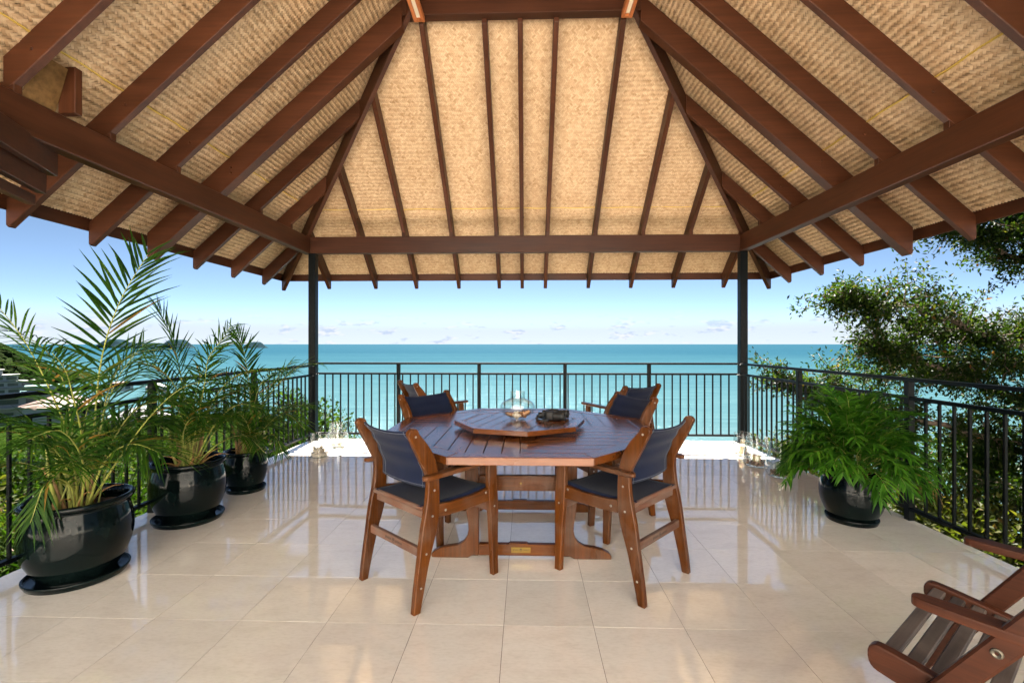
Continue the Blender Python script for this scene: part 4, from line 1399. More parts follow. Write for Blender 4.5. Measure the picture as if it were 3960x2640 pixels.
bino = thing('binoculars', 'black binoculars lying on the turntable beside the glass vase', 'binoculars', (0.195, 3.215, SZ), R(-17))
for s_ in (-1, 1):
    y = s_ * 0.060
    bm = lathe_bm([(0, 0.0), (0.0205, 0.0), (0.0215, 0.006), (0.0200, 0.022), (0.0165, 0.026), (0.0165, 0.042)], 20)
    bm.transform(Matrix.Translation((-0.094, y * 0.86, 0.030)) @ Matrix.Rotation(R(90), 4, 'Y'))
    bm_obj('eyepiece', bm, M['rubber'], bino, True)
    bm = prism_bm(smooth_poly([(-0.036, -0.028), (0.036, -0.028), (0.036, 0.028), (-0.036, 0.028)], 2), (-0.016, y * 0.98, 0.032), (1, 0, 0), (0, 1, 0), (0, 0, 1), 0.058, 0.009, None, 2)
    bm_obj('prism_housing', bm, M['rubber'], bino, True)
    bm = lathe_bm([(0.024, 0.0), (0.0255, 0.012), (0.0275, 0.045), (0.0290, 0.052), (0.0290, 0.078), (0.0265, 0.078), (0.0265, 0.070)], 24)
    bm.transform(Matrix.Translation((0.012, y, 0.0295)) @ Matrix.Rotation(R(90), 4, 'Y'))
    brl = bm_obj('barrel', bm, M['rubber'], bino, True)
    bm = lathe_bm([(0, 0.003), (0.015, 0.002), (0.0264, 0)], 24)
    bm.transform(Matrix.Translation((0.081, y, 0.0295)) @ Matrix.Rotation(R(90), 4, 'Y'))
    bm_obj('lens', bm, M['lens'], brl, True)
bm_obj('hinge', tube_bm([(-0.052, 0, 0.040), (0.050, 0, 0.040)], [0.011, 0.009], 16), M['rubber'], bino, True)
bm_obj('bridge', box_bm((-0.012, 0, 0.046), (0.046, 0.07, 0.014), 0.004), M['rubber'], bino)
bm_obj('focus_wheel', tube_bm([(-0.030, 0, 0.052), (-0.006, 0, 0.052)], 0.012, 16), M['rubber'], bino)
sp_ = catmull([(-0.03, -0.065, 0.055), (-0.075, -0.09, 0.035), (-0.10, -0.085, 0.006), (-0.07, -0.105, 0.004), (-0.02, -0.10, 0.004), (-0.075, -0.06, 0.012), (-0.12, -0.02, 0.012), (-0.115, 0.03, 0.02), (-0.05, 0.055, 0.058)], 6)
bm = bmesh.new()
for a, c in zip(sp_, sp_[1:]):
    member_bm(a, c, 0.0025, 0.010, bev=0, bm=bm)
bm_obj('strap', bm, M['rubber'], bino)
bm_obj('buckle', box_bm((-0.098, -0.088, 0.010), (0.020, 0.006, 0.018), 0.002), M['rubber'], bino)


def glass(name, label, x, y, prof, group):
    t = thing(name, label, 'vase', (x, y, 0.0006), 0, group)
    pr = [(max(p.x, 0), p.y) for p in catmull([(a, b2, 0) for a, b2 in prof], 4)]
    bm_obj('glass_wall', lathe_bm(pr, 48), M['clear_glass'], t, True)
    bm_obj('glass_base', lathe_bm([(0, 0.002), (prof[1][0] * 0.97, 0.002), (prof[1][0] * 0.99, 0.007), (0, 0.008)], 40), M['clear_glass'], t, True)
    bm_obj('glass_rim', lathe_bm([(prof[-1][0] + 0.0015, prof[-1][1] - 0.003), (prof[-1][0] + 0.002, prof[-1][1]), (prof[-1][0] - 0.0015, prof[-1][1] + 0.001), (prof[-1][0] - 0.002, prof[-1][1] - 0.003)], 48, close=True), M['clear_glass'], t, True)
    return t


gg = 'glass hurricane vases on the deck floor'
glass('hurricane_vase', 'straight sided glass cylinder of shells by the left post', -2.393, 5.290, [(0, 0.001), (0.094, 0.001), (0.098, 0.006), (0.098, 0.10), (0.098, 0.262)], gg)
glass('hurricane_vase', 'tapered glass vase of shells behind the straight cylinder', -2.370, 5.760, [(0, 0.001), (0.085, 0.001), (0.112, 0.02), (0.127, 0.06), (0.128, 0.10), (0.118, 0.19), (0.102, 0.305)], gg)
glass('hurricane_vase', 'glass vase with a sunlit cream candle nearest the right post', 2.516, 5.425, [(0, 0.001), (0.070, 0.001), (0.097, 0.025), (0.108, 0.075), (0.107, 0.13), (0.099, 0.20), (0.095, 0.273)], gg)
glass('hurricane_vase', 'middle glass vase with a candle standing in brown pebbles', 2.470, 5.010, [(0, 0.001), (0.100, 0.001), (0.128, 0.025), (0.139, 0.065), (0.135, 0.12), (0.118, 0.20), (0.103, 0.31)], gg)
glass('hurricane_vase', 'glass vase half hidden by the round pot plant fronds', 2.512, 4.620, [(0, 0.001), (0.100, 0.001), (0.130, 0.025), (0.143, 0.075), (0.137, 0.14), (0.115, 0.24), (0.098, 0.345)], gg)


def pile(name, label, x, y, rad_, n_, size, mat, zmax):
    bm = bmesh.new()
    for k in range(n_):
        a = random.uniform(0, 6.28); q = rad_ * math.sqrt(random.random())
        b4 = shell_bm(size * random.uniform(0.8, 1.5), size * random.uniform(0.28, 0.5), 0.4, k, 6, 5)
        b4.transform(Matrix.Translation((x + q * math.cos(a), y + q * math.sin(a), 0.012 + size * 0.3 + random.random() * zmax)) @ Matrix.Rotation(random.uniform(0, 6), 4, 'Z') @ Matrix.Rotation(random.uniform(-.6, .6), 4, 'Y'))
        me = bpy.data.meshes.new('tmp'); b4.to_mesh(me); b4.free(); bm.from_mesh(me); bpy.data.meshes.remove(me)
    return tag(bm_obj(name, bm, mat, None, True), label, name.replace('_', ' '), kind='stuff')


bm = bmesh.new(); lathe_bm([(0, 0.009), (0.093, 0.009), (0.0945, 0.045), (0, 0.047)], 36, (-2.393, 5.29, 0), bm)
sand = tag(bm_obj('sand', bm, M['shell_white'], None, True), 'pale sand layer in the straight glass cylinder', 'sand', kind='stuff')
pile('shell_heap', 'small pale shells on the sand in the straight glass cylinder', -2.393, 5.29, 0.07, 22, 0.032, M['shell_white'], 0.055)
bpy.data.objects['shell_heap'].location.z = 0.035
pile('shell_heap', 'pale shells in the tapered glass vase', -2.37, 5.76, 0.085, 26, 0.036, M['shell_white'], 0.04)
pile('shell_heap', 'pale shells round the sunlit candle', 2.516, 5.425, 0.075, 26, 0.03, M['shell_white'], 0.035)
pile('pebble_heap', 'brown pebbles round the candle in the middle glass vase', 2.47, 5.01, 0.10, 70, 0.022, M['pebble'], 0.03)
pile('pebble_heap', 'dark pebbles in the glass vase under the fronds', 2.512, 4.62, 0.10, 60, 0.022, M['pebble'], 0.025)
for (x, y, r_, z0, h, mt, lab) in ((2.516, 5.425, 0.038, 0.02, 0.105, 'candle', 'cream candle glowing in the sun inside the glass vase by the right post'),
                                   (2.462, 5.005, 0.040, 0.02, 0.095, 'candle', 'cream candle among brown pebbles in the middle glass vase'),
                                   (2.512, 4.61, 0.050, 0.02, 0.11, 'candle_green', 'pale green candle in the glass vase under the fronds')):
    t = thing('candle', lab, 'candle', (x, y, z0), 0, 'pillar candles in glass vases')
    bm_obj('wax', lathe_bm([(0, 0), (r_, 0), (r_, h - 0.003), (r_ - 0.003, h), (r_ * 0.5, h - 0.004), (0, h - 0.005)], 28), M[mt], t, True)
    bm_obj('wick', tube_bm([(0, 0, h - 0.006), (0.001, 0, h + 0.004), (0.003, 0, h + 0.009)], 0.0012, 6), M['ink'], t)

# ------------------------------------------------------------------ pots and saucers
POT = [(0, 0.004), (0.155, 0.004), (0.166, 0.010), (0.182, 0.035), (0.214, 0.095), (0.238, 0.165), (0.247, 0.235), (0.243, 0.305), (0.230, 0.360), (0.224, 0.385), (0.228, 0.396), (0.243, 0.402), (0.250, 0.414), (0.247, 0.427), (0.236, 0.432), (0.224, 0.426), (0.214, 0.402), (0.208, 0.355), (0.205, 0.30)]
SAU = [(0, 0.001), (0.195, 0.001), (0.217, 0.007), (0.228, 0.024), (0.230, 0.034), (0.225, 0.038), (0.218, 0.034), (0.208, 0.017), (0, 0.013)]


def pot_parts(t, s_, sz):
    pr = [(max(p.x, 0) * s_, p.y * sz) for p in catmull([(a, b2, 0) for a, b2 in POT], 3)]
    bm_obj('pot', lathe_bm(pr, 64), M['glaze'], t, True)
    bm = lathe_bm([(0, 0.368 * sz), (0.10 * s_, 0.372 * sz), (0.209 * s_, 0.362 * sz)], 40)
    for v in bm.verts:
        v.co.z += random.gauss(0, 0.004)
    bm_obj('soil', bm, M['soil'], t, True)


def saucer(x, y, s_, label):
    pr = [(max(p.x, 0) * s_, p.y) for p in catmull([(a, b2, 0) for a, b2 in SAU], 3)]
    o = bm_obj('pot_saucer', lathe_bm(pr, 64), M['glaze'], None, True)
    o.location = (x, y, 0.0004)
    return tag(o, label, 'saucer', 'glazed saucers under the pots')


def frond(parent, pts, mat, stem_mat, n_pair, Lmax, wid, t0=0.3, r0=0.007, droop=0.28, fwd=0.75, vee=0.35, jit=0.12, seed=0, name='frond'):
    """one big feather leaf: rachis plus leaflets; pts are in the parent's frame."""
    g = np.random.default_rng(seed)
    path = catmull(pts, 8)
    P_ = np.array([p[:] for p in path])
    seg = np.linalg.norm(np.diff(P_, axis=0), axis=1)
    s_ = np.concatenate([[0], np.cumsum(seg)]); tot = s_[-1]; s_ = s_ / tot
    o = bm_obj(name, tube_bm(path, [r0 * (1 - 0.82 * q) for q in s_], 6), stem_mat, parent, True)
    ts = np.linspace(t0, 0.995, n_pair)
    ts = np.repeat(ts, 2) + g.normal(0, 0.004, n_pair * 2); ts = np.clip(ts, 0, 1)
    sides = np.tile([-1.0, 1.0], n_pair)
    base = np.stack([np.interp(ts, s_, P_[:, k]) for k in range(3)], 1)
    tan = np.gradient(P_, axis=0); tan = norm(np.stack([np.interp(ts, s_, tan[:, k]) for k in range(3)], 1))
    up = np.tile([0, 0, 1.0], (len(ts), 1))
    horiz = norm(np.array([P_[-1, 0] - P_[0, 0], P_[-1, 1] - P_[0, 1], 0.02]))
    nrm_ = up - (up * tan).sum(1, keepdims=True) * tan
    alt = -horiz[None] - ((-horiz[None]) * tan).sum(1, keepdims=True) * tan
    wgt = np.clip(1.2 - np.abs(tan[:, 2:3]) * 1.15, 0, 1)
    nrm_ = norm(nrm_ * wgt + alt * (1 - wgt))
    side = np.cross(tan, nrm_) * sides[:, None]
    u = (ts - t0) / (1 - t0)
    ff = fwd * (0.75 + 0.9 * u)
    D = norm(tan * ff[:, None] + side * 1.0 + nrm_ * (vee * (1 - 0.3 * u))[:, None] + g.normal(0, jit, (len(ts), 3)))
    L = Lmax * (0.42 + 0.62 * np.sin(np.pi * (0.12 + 0.76 * u)) ** 1.0) * np.where(u > 0.9, 0.85, 1) * g.uniform(0.85, 1.1, len(ts))
    Wd = wid * (0.7 + 0.4 * np.sin(np.pi * (0.15 + 0.7 * u))) * g.uniform(0.85, 1.1, len(ts))
    v, f = blades(base, D, nrm_, L, Wd, droop * g.uniform(0.5, 1.5, len(ts)))
    lf = from_arrays('leaflets', v, f, mat, o, True)
    tag(lf, kind='stuff')
    return o


def arc_pts(az, L, e0, bend, base):
    """polyline that starts at elevation e0 and bends over."""
    p = Vector(base); pts = [tuple(p)]
    e = e0
    n_ = 5
    for k in range(n_):
        p = p + Vector((math.cos(az) * math.cos(e), math.sin(az) * math.cos(e), math.sin(e))) * (L / n_)
        pts.append(tuple(p)); e -= bend / n_ * (0.5 + k * 0.35)
    return pts


KEY_FRONDS = {
 'p1': [
  [(0.068, -0.005, 0.420), (0.112, -0.025, 0.791), (0.174, -0.045, 1.204), (0.327, -0.105, 1.511), (0.536, -0.165, 1.767)],
  [(0.030, -0.005, 0.419), (0.056, -0.105, 0.783), (0.068, -0.225, 1.076), (0.048, -0.325, 1.321), (0.012, -0.425, 1.505)],
  [(0.081, -0.005, 0.420), (0.060, 0.075, 0.821), (0.056, 0.135, 1.042), (0.148, 0.175, 1.235), (0.400, 0.195, 1.274)],
  [(0.093, -0.005, 0.420), (0.179, 0.025, 0.756), (0.313, 0.075, 0.948), (0.559, 0.125, 0.955)],
  [(0.093, -0.005, 0.420), (0.262, -0.025, 0.670), (0.448, -0.025, 0.913), (0.583, 0.025, 1.054), (0.749, 0.075, 1.100)],
  [(0.030, -0.005, 0.419), (-0.048, -0.075, 0.680), (-0.108, -0.175, 0.853), (-0.201, -0.275, 0.926)],
  [(0.018, -0.005, 0.419), (0.053, -0.125, 0.565), (0.052, -0.225, 0.584), (0.059, -0.305, 0.413)],
  [(0.043, -0.005, 0.419), (-0.114, 0.075, 0.820), (-0.283, 0.175, 1.116), (-0.499, 0.275, 1.273), (-0.725, 0.325, 1.383)],
  [(0.075, -0.025, 0.426), (0.198, -0.175, 0.798), (0.291, -0.325, 1.065), (0.361, -0.425, 1.177), (0.404, -0.525, 1.261)],
  [(0.068, -0.005, 0.420), (-0.053, 0.175, 0.750), (-0.068, 0.325, 1.079), (0.017, 0.425, 1.300)],
  [(0.100, -0.025, 0.427), (0.268, -0.125, 0.672), (0.456, -0.175, 0.777), (0.659, -0.225, 0.745)],
  [(0.030, -0.005, 0.419), (-0.178, 0.025, 0.556), (-0.466, 0.075, 0.615), (-0.650, 0.075, 0.538)],
  [(0.075, -0.025, 0.426), (0.198, -0.175, 0.684), (0.236, -0.325, 0.872), (0.171, -0.425, 0.850)],
  [(0.039, 0.025, 0.409), (-0.060, 0.225, 0.660), (-0.056, 0.375, 0.823), (0.034, 0.475, 0.807)],
 ],
 'p2': [
  [(0.024, -0.003, 0.377), (-0.003, -0.003, 0.717), (-0.044, -0.023, 1.074), (-0.094, -0.043, 1.332), (-0.186, -0.063, 1.571)],
  [(0.040, -0.003, 0.377), (0.123, -0.003, 0.750), (0.301, -0.023, 1.011), (0.521, -0.063, 1.110), (0.789, -0.083, 1.111)],
  [(0.024, -0.003, 0.377), (-0.056, 0.037, 0.775), (-0.213, 0.087, 1.033), (-0.460, 0.137, 1.164), (-0.669, 0.137, 1.096)],
  [(0.057, -0.003, 0.377), (0.230, -0.063, 0.696), (0.440, -0.113, 0.863), (0.675, -0.163, 0.839)],
  [(0.024, -0.003, 0.377), (-0.080, 0.137, 0.726), (-0.083, 0.237, 1.022), (0.025, 0.287, 1.300), (0.099, 0.337, 1.442)],
  [(0.007, -0.003, 0.377), (-0.062, -0.063, 0.631), (-0.142, -0.163, 0.805), (-0.288, -0.213, 0.781)],
  [(0.040, -0.003, 0.377), (0.189, -0.163, 0.776), (0.308, -0.263, 1.031), (0.408, -0.363, 1.213), (0.559, -0.413, 1.357)],
  [(0.007, -0.003, 0.377), (0.016, -0.163, 0.528), (-0.059, -0.263, 0.581), (-0.066, -0.363, 0.473)],
  [(0.057, -0.003, 0.377), (0.195, 0.037, 0.547), (0.363, 0.087, 0.604), (0.503, 0.137, 0.461)],
  [(0.024, -0.003, 0.377), (-0.187, 0.187, 0.718), (-0.447, 0.337, 0.978), (-0.598, 0.387, 1.264)],
  [(0.024, -0.003, 0.377), (0.111, -0.163, 0.683), (0.094, -0.263, 0.881), (0.053, -0.363, 0.981)],
  [(0.024, -0.003, 0.377), (-0.045, 0.137, 0.659), (-0.012, 0.237, 0.849), (0.136, 0.337, 0.909)],
  [(0.014, -0.003, 0.377), (0.117, -0.213, 0.632), (0.253, -0.313, 0.800), (0.467, -0.363, 0.809)],
 ],
 'p3': [
  [(0.017, 0.005, 0.308), (0.037, 0.005, 0.639), (0.025, 0.005, 0.950), (-0.023, 0.005, 1.222), (-0.102, 0.005, 1.417)],
  [(0.025, 0.005, 0.308), (0.116, 0.005, 0.678), (0.310, -0.025, 0.953), (0.515, -0.045, 1.108), (0.670, -0.045, 1.128)],
  [(0.037, 0.005, 0.308), (0.204, -0.045, 0.571), (0.406, -0.095, 0.694), (0.602, -0.145, 0.572)],
  [(0.017, 0.005, 0.308), (-0.054, 0.055, 0.630), (-0.207, 0.105, 0.901), (-0.445, 0.155, 1.017)],
  [(0.025, 0.005, 0.308), (0.007, 0.155, 0.615), (0.074, 0.255, 0.887), (0.232, 0.355, 1.131)],
  [(0.037, 0.005, 0.308), (0.223, -0.145, 0.477), (0.392, -0.245, 0.535), (0.493, -0.295, 0.402)],
  [(0.009, 0.005, 0.308), (-0.050, -0.045, 0.531), (-0.154, -0.095, 0.654), (-0.273, -0.145, 0.586)],
  [(0.025, 0.005, 0.308), (0.147, -0.145, 0.701), (0.281, -0.245, 0.972), (0.484, -0.345, 1.087)],
  [(0.017, 0.005, 0.308), (-0.075, 0.155, 0.574), (-0.209, 0.305, 0.840), (-0.446, 0.405, 1.043)],
  [(0.033, 0.005, 0.308), (0.077, 0.105, 0.543), (0.226, 0.205, 0.689), (0.408, 0.255, 0.724)],
  [(0.017, 0.005, 0.308), (0.128, -0.145, 0.514), (0.133, -0.245, 0.679), (0.050, -0.345, 0.802)],
 ],
}


def palm(label, key, x, y, s_, sz, n_extra, Lmax, seed):
    random.seed(seed)
    t = thing('potted_palm', label, 'potted plant', (x, y, 0.0145), 0, 'potted palms along the left railing')
    pot_parts(t, s_, sz)
    for k, pts in enumerate(KEY_FRONDS[key]):
        pts = [(a, b2, c - 0.0145) for a, b2, c in pts]
        pts[0] = (pts[0][0] * 0.8, pts[0][1] + random.uniform(-0.04, 0.04), 0.37 * sz)
        frond(t, pts, M['palm_leaf'], M['stem'], 23 if k else 25, Lmax * random.uniform(0.95, 1.15) * (0.55 if pts[-1][2] < 0.55 else 1), 0.0115 if k else 0.0165, 0.34 if k else 0.45, 0.007, 0.36 if k else 0.12, 1.0, 0.22, 0.15, seed + k)
    for k in range(n_extra):
        az = random.uniform(0, 6.283)
        L = random.uniform(0.45, 0.85) * (Lmax / 0.3)
        b2 = (random.uniform(-0.08, 0.08) * s_, random.uniform(-0.08, 0.08) * s_, 0.37 * sz)
        e0 = R(random.uniform(62, 86))
        pts = arc_pts(az, L, e0, random.uniform(1.0, 2.0), b2)
        if x + pts[-1][0] < -2.83:            # keep the crown from poking through the railing too far
            az = math.pi - az
            pts = arc_pts(az, L, e0, 1.3, b2)
        frond(t, pts, M['palm_leaf'], M['stem'], 18, Lmax * random.uniform(0.7, 1.0), 0.0105, 0.38, 0.0055, 0.45, 0.95, 0.2, 0.17, seed + 50 + k)
    for k in range(9):
        az = random.uniform(0, 6.283); q = random.uniform(0.02, 0.10) * s_
        b2 = Vector((q * math.cos(az), q * math.sin(az), 0.365 * sz))
        tip = b2 + Vector((math.cos(az) * 0.05, math.sin(az) * 0.05, random.uniform(0.16, 0.42)))
        mid = (b2 + tip) / 2 + Vector((random.gauss(0, .01), random.gauss(0, .01), 0))
        bm_obj('cane', tube_bm(catmull([b2, mid, tip], 4), [0.012 - 0.0009 * j for j in range(9)], 8), M['cane'] if k % 3 else M['stem'], t, True)
    for k in range(7):
        az = random.uniform(0, 6.283)
        pts = arc_pts(az, random.uniform(0.12, 0.25), R(random.uniform(15, 70)), 1.2, (random.uniform(-.07, .07) * s_, random.uniform(-.07, .07) * s_, 0.368 * sz))
        bm_obj('dry_sheath', tube_bm(pts, [0.008, 0.007, 0.005, 0.004, 0.003, 0.001], 5), M['dry_leaf'], t, True)
    return t


palm('tallest palm in the big black glazed pot nearest the camera', 'p1', -2.519, 2.525, 1.0, 1.0, 11, 0.31, 101)
palm('second palm in a black glazed pot between the big pot and the small pot', 'p2', -2.509, 3.363, 0.985, 1.0, 12, 0.27, 202)
palm('smallest palm in the small black pot nearest the left post', 'p3', -2.496, 4.045, 0.705, 0.80, 12, 0.25, 303)
saucer(-2.519, 2.525, 1.0, 'black saucer under the big pot nearest the camera')
saucer(-2.509, 3.363, 1.0, 'black saucer under the second palm pot')
saucer(-2.496, 4.045, 0.70, 'black saucer under the smallest palm pot')
saucer(2.406, 3.485, 0.727, 'black saucer under the lone round pot on the tree side')

random.seed(77)
t = thing('potted_fern_palm', 'bushy bright green fern palm spilling over a round black pot', 'potted plant', (2.406, 3.485, 0.0145))
pot_parts(t, 0.83, 0.80)
for k in range(16):
    az = k * 2.399963
    b2 = Vector((math.cos(az) * 0.05, math.sin(az) * 0.05, 0.30))
    q = math.sqrt(k / 16)
    tip = Vector((math.cos(az) * 0.22 * q, math.sin(az) * 0.22 * q, 0.36 + 0.36 * (1 - q * q) + random.uniform(-.03, .05)))
    bm_obj('cane', tube_bm(catmull([b2, (b2 + tip) / 2 + Vector((0, 0, 0.03)), tip], 4), [0.006 - 0.0004 * j for j in range(9)], 6), M['stem'], t, True)
for k in range(190):
    az = k * 2.399963 + random.uniform(-.4, .4)
    q = ((k + 0.5) / 190.0)
    rb = 0.23 * math.sqrt(q) * random.uniform(0.5, 1.05)
    hb = 0.36 + 0.33 * (1 - q) ** 0.8 * random.uniform(0.35, 1.0)
    b2 = (math.cos(az) * rb, math.sin(az) * rb, hb)
    e0 = R(82 - 66 * q + random.uniform(-14, 14))
    L = random.uniform(0.26, 0.42)
    bend = random.uniform(0.5, 1.4) + 0.45 * q
    pts = arc_pts(az + random.uniform(-.5, .5), L, e0, bend, b2)
    if 2.406 + pts[-1][0] > 2.86 and random.random() < 0.7:
        pts = [(2 * b2[0] - p[0] if i_ else p[0], p[1], p[2]) for i_, p in enumerate(pts)]
    frond(t, pts, M['fern_leaf'], M['stem'], 13, random.uniform(0.10, 0.145), 0.0175, 0.12, 0.003, 0.32, 0.95, 0.15, 0.17, 900 + k)
frond(t, arc_pts(-0.35, 0.5, R(25), 1.8, (0.06, -0.03, 0.32)), M['dry_leaf'], M['cane'], 16, 0.12, 0.010, 0.5, 0.004, 0.5, 0.9, 0.1, 0.2, 999)


# ------------------------------------------------------------------ trees and bushes beyond the rails
def leaf_cloud(pts, dirs, n_per, spread, L, seed, flat=0.6):
    g = np.random.default_rng(seed)
    P_ = np.repeat(pts, n_per, 0) + g.normal(0, spread, (len(pts) * n_per, 3))
    base_d = np.repeat(dirs, n_per, 0)
    D = norm(base_d * 0.5 + g.normal(0, 0.75, P_.shape) + np.array([0, 0, -0.12]))
    N = norm(g.normal(0, 0.6, P_.shape) + np.array([0, 0, 1.0]))
    ln = L * g.uniform(0.6, 1.25, len(P_))
    return diamonds(P_, D, N, ln, ln * g.uniform(0.38, 0.5, len(P_)), 0.22)


def tree(name, label, limbs, twig_len, n_tw, n_leaf, leaf_len, mat, seed, base, cat='tree', group=None, spread=0.05):
    """limbs: list of (points, r0, r1, leafy_from). Twigs leave the limbs sideways, leaves sit along the twigs."""
    g = np.random.default_rng(seed)
    t = thing(name, label, cat, base, 0, group)
    B = Vector(base)
    tw = bmesh.new()
    lp, ld = [], []
    for li, (pts, r0, r1, lf) in enumerate(limbs):
        path = catmull([Vector(p) - B for p in pts], 6)
        wob = [p + Vector(g.normal(0, 0.025, 3)) * (0.3 + i / len(path)) for i, p in enumerate(path)]
        n_ = len(wob)
        bm_obj('trunk' if li == 0 else 'limb', tube_bm(wob, [r0 + (r1 - r0) * i / (n_ - 1) for i in range(n_)], 8), M['bark'], t, True)
        for k in range(n_tw if li else n_tw // 3):
            u = lf + (1 - lf) * g.random() ** 0.8
            i = min(int(u * (n_ - 1)), n_ - 2)
            p = wob[i].lerp(wob[i + 1], u * (n_ - 1) - i)
            ax = (wob[i + 1] - wob[i]).normalized()
            d = Vector(norm(np.array(ax[:]) * 0.9 + g.normal(0, 0.75, 3) * np.array([1, 1, 0.62]) + np.array([0, 0, 0.12])))
            L = twig_len * g.uniform(0.4, 1.2)
            q = [p]
            dd = d.copy()
            for s_ in range(4):
                dd = (dd + Vector(g.normal(0, 0.22, 3)) + Vector((0, 0, -0.05))).normalized()
                q.append(q[-1] + dd * (L / 4))
            tube_bm(q, [0.012, 0.009, 0.006, 0.004, 0.002], 4, tw)
            for s_ in np.linspace(0.15, 1, 7):
                j = min(int(s_ * 4), 3); f_ = s_ * 4 - j
                lp.append(q[j].lerp(q[j + 1], f_)[:]); ld.append((q[j + 1] - q[j]).normalized()[:])
    bm_obj('twigs', tw, M['bark'], t, True)['kind'] = 'stuff'
    v, f = leaf_cloud(np.array(lp), np.array(ld), n_leaf, spread, leaf_len, seed + 1)
    o = from_arrays('crown', v, f, mat, t, False)
    tag(o, kind='stuff')
    return t


tree('broadleaf_tree', 'big spreading tree with small dark leaves beyond the right railing', [
    ([(10.2, 8.2, -5.5), (9.9, 8.0, -2.5), (9.4, 7.7, 0.4), (9.2, 7.5, 2.6), (9.0, 7.3, 4.8)], 0.26, 0.10, 0.4),
    ([(9.4, 7.7, 0.4), (7.8, 7.1, 1.05), (6.2, 6.7, 1.55), (5.0, 6.5, 1.85), (4.25, 6.3, 1.95)], 0.075, 0.010, 0.3),
    ([(9.3, 7.6, 1.4), (7.7, 7.0, 2.2), (6.5, 6.7, 2.75), (5.6, 6.4, 3.1)], 0.07, 0.012, 0.25),
    ([(9.2, 7.5, 2.4), (8.1, 6.9, 3.2), (7.3, 6.5, 3.9)], 0.09, 0.02, 0.2),
    ([(9.5, 7.8, -0.2), (7.9, 7.1, 0.3), (6.4, 6.8, 0.75), (5.3, 6.6, 1.15), (4.75, 6.5, 1.3)], 0.07, 0.010, 0.2),
    ([(9.6, 7.8, -0.9), (7.4, 6.7, -0.35), (5.8, 6.3, 0.15), (4.5, 6.4, 0.55), (3.7, 6.7, 0.80)], 0.065, 0.008, 0.3),
    ([(9.6, 7.8, -1.2), (7.7, 5.9, -0.7), (6.2, 5.2, -0.35), (5.2, 4.9, -0.2)], 0.07, 0.012, 0.3),
    ([(9.3, 7.6, 1.0), (7.9, 6.2, 1.5), (6.8, 5.6, 1.9), (6.2, 5.3, 2.2)], 0.07, 0.012, 0.25),
    ([(9.2, 7.5, 2.0), (8.4, 6.2, 2.9), (7.5, 5.2, 3.5)], 0.08, 0.02, 0.2),
    ([(9.5, 7.7, 0.2), (8.2, 5.8, 0.5), (7.0, 4.7, 0.75), (6.3, 4.1, 0.9)], 0.07, 0.012, 0.3),
    ([(9.2, 7.5, 2.6), (8.0, 7.6, 3.4), (6.8, 7.4, 3.9), (6.2, 7.2, 3.9)], 0.07, 0.014, 0.3),
    ([(9.3, 7.6, 1.6), (8.2, 6.6, 2.0), (7.2, 6.2, 2.5), (6.6, 5.9, 3.0)], 0.07, 0.014, 0.2),
    ([(9.4, 7.7, 0.8), (8.1, 7.3, 1.5), (6.9, 7.1, 1.4), (5.7, 7.0, 1.5)], 0.06, 0.010, 0.2),
    ([(9.4, 7.7, 0.0), (8.0, 7.4, 0.9), (6.7, 7.2, 0.95), (5.4, 7.2, 0.75)], 0.06, 0.010, 0.2),
    ([(9.3, 7.6, 1.8), (8.4, 7.3, 2.7), (7.4, 7.1, 3.0), (6.9, 6.9, 3.4)], 0.06, 0.012, 0.15),
    ([(9.5, 7.7, -0.6), (8.3, 6.6, -0.2), (7.2, 5.8, 0.1), (6.2, 5.6, 0.55)], 0.06, 0.010, 0.2),
], 0.62, 84, 13, 0.068, M['tree_leaf'], 41, (10.2, 8.2, -5.5), spread=0.06)


def bush(label, x, y, z, rx, ry, rz, n_leaf, leaf_len, mat, seed, group, clumps=26):
    g = np.random.default_rng(seed)
    zb = z - rz
    t = thing('bush', label, 'bush', (x, y, zb), 0, group)
    ctr = []
    st = bmesh.new()
    for k in range(clumps):
        d = norm(g.normal(0, 1, 3)); d[2] = abs(d[2]) * 1.1 - 0.35
        q = g.uniform(0.45, 0.95)
        c = np.array([d[0] * rx * q, d[1] * ry * q, rz + d[2] * rz * q])
        ctr.append(c)
        tube_bm(catmull([(0, 0, 0), (c[0] * 0.35, c[1] * 0.35, c[2] * 0.5), tuple(c)], 4), [0.03 - 0.0025 * j for j in range(9)], 5, st)
    bm_obj('stems', st, M['bark'], t, True)
    ctr = np.array(ctr)
    idx = g.integers(0, clumps, n_leaf)
    r_ = g.uniform(0.22, 0.45, clumps)[idx] * min(rx, rz)
    P_ = ctr[idx] + norm(g.normal(0, 1, (n_leaf, 3))) * (r_ * g.uniform(0.35, 1.05, n_leaf))[:, None]
    out = norm(P_ - np.array([0, 0, rz]))
    D = norm(out * 0.6 + g.normal(0, 0.7, P_.shape))
    N = norm(out * 0.5 + g.normal(0, 0.55, P_.shape) + np.array([0, 0, 0.8]))
    ln = leaf_len * g.uniform(0.6, 1.3, n_leaf)
    v, f = diamonds(P_, D, N, ln, ln * g.uniform(0.38, 0.55, n_leaf), 0.2)
    o = from_arrays('foliage', v, f, mat, t, False)
    tag(o, kind='stuff')
    return t


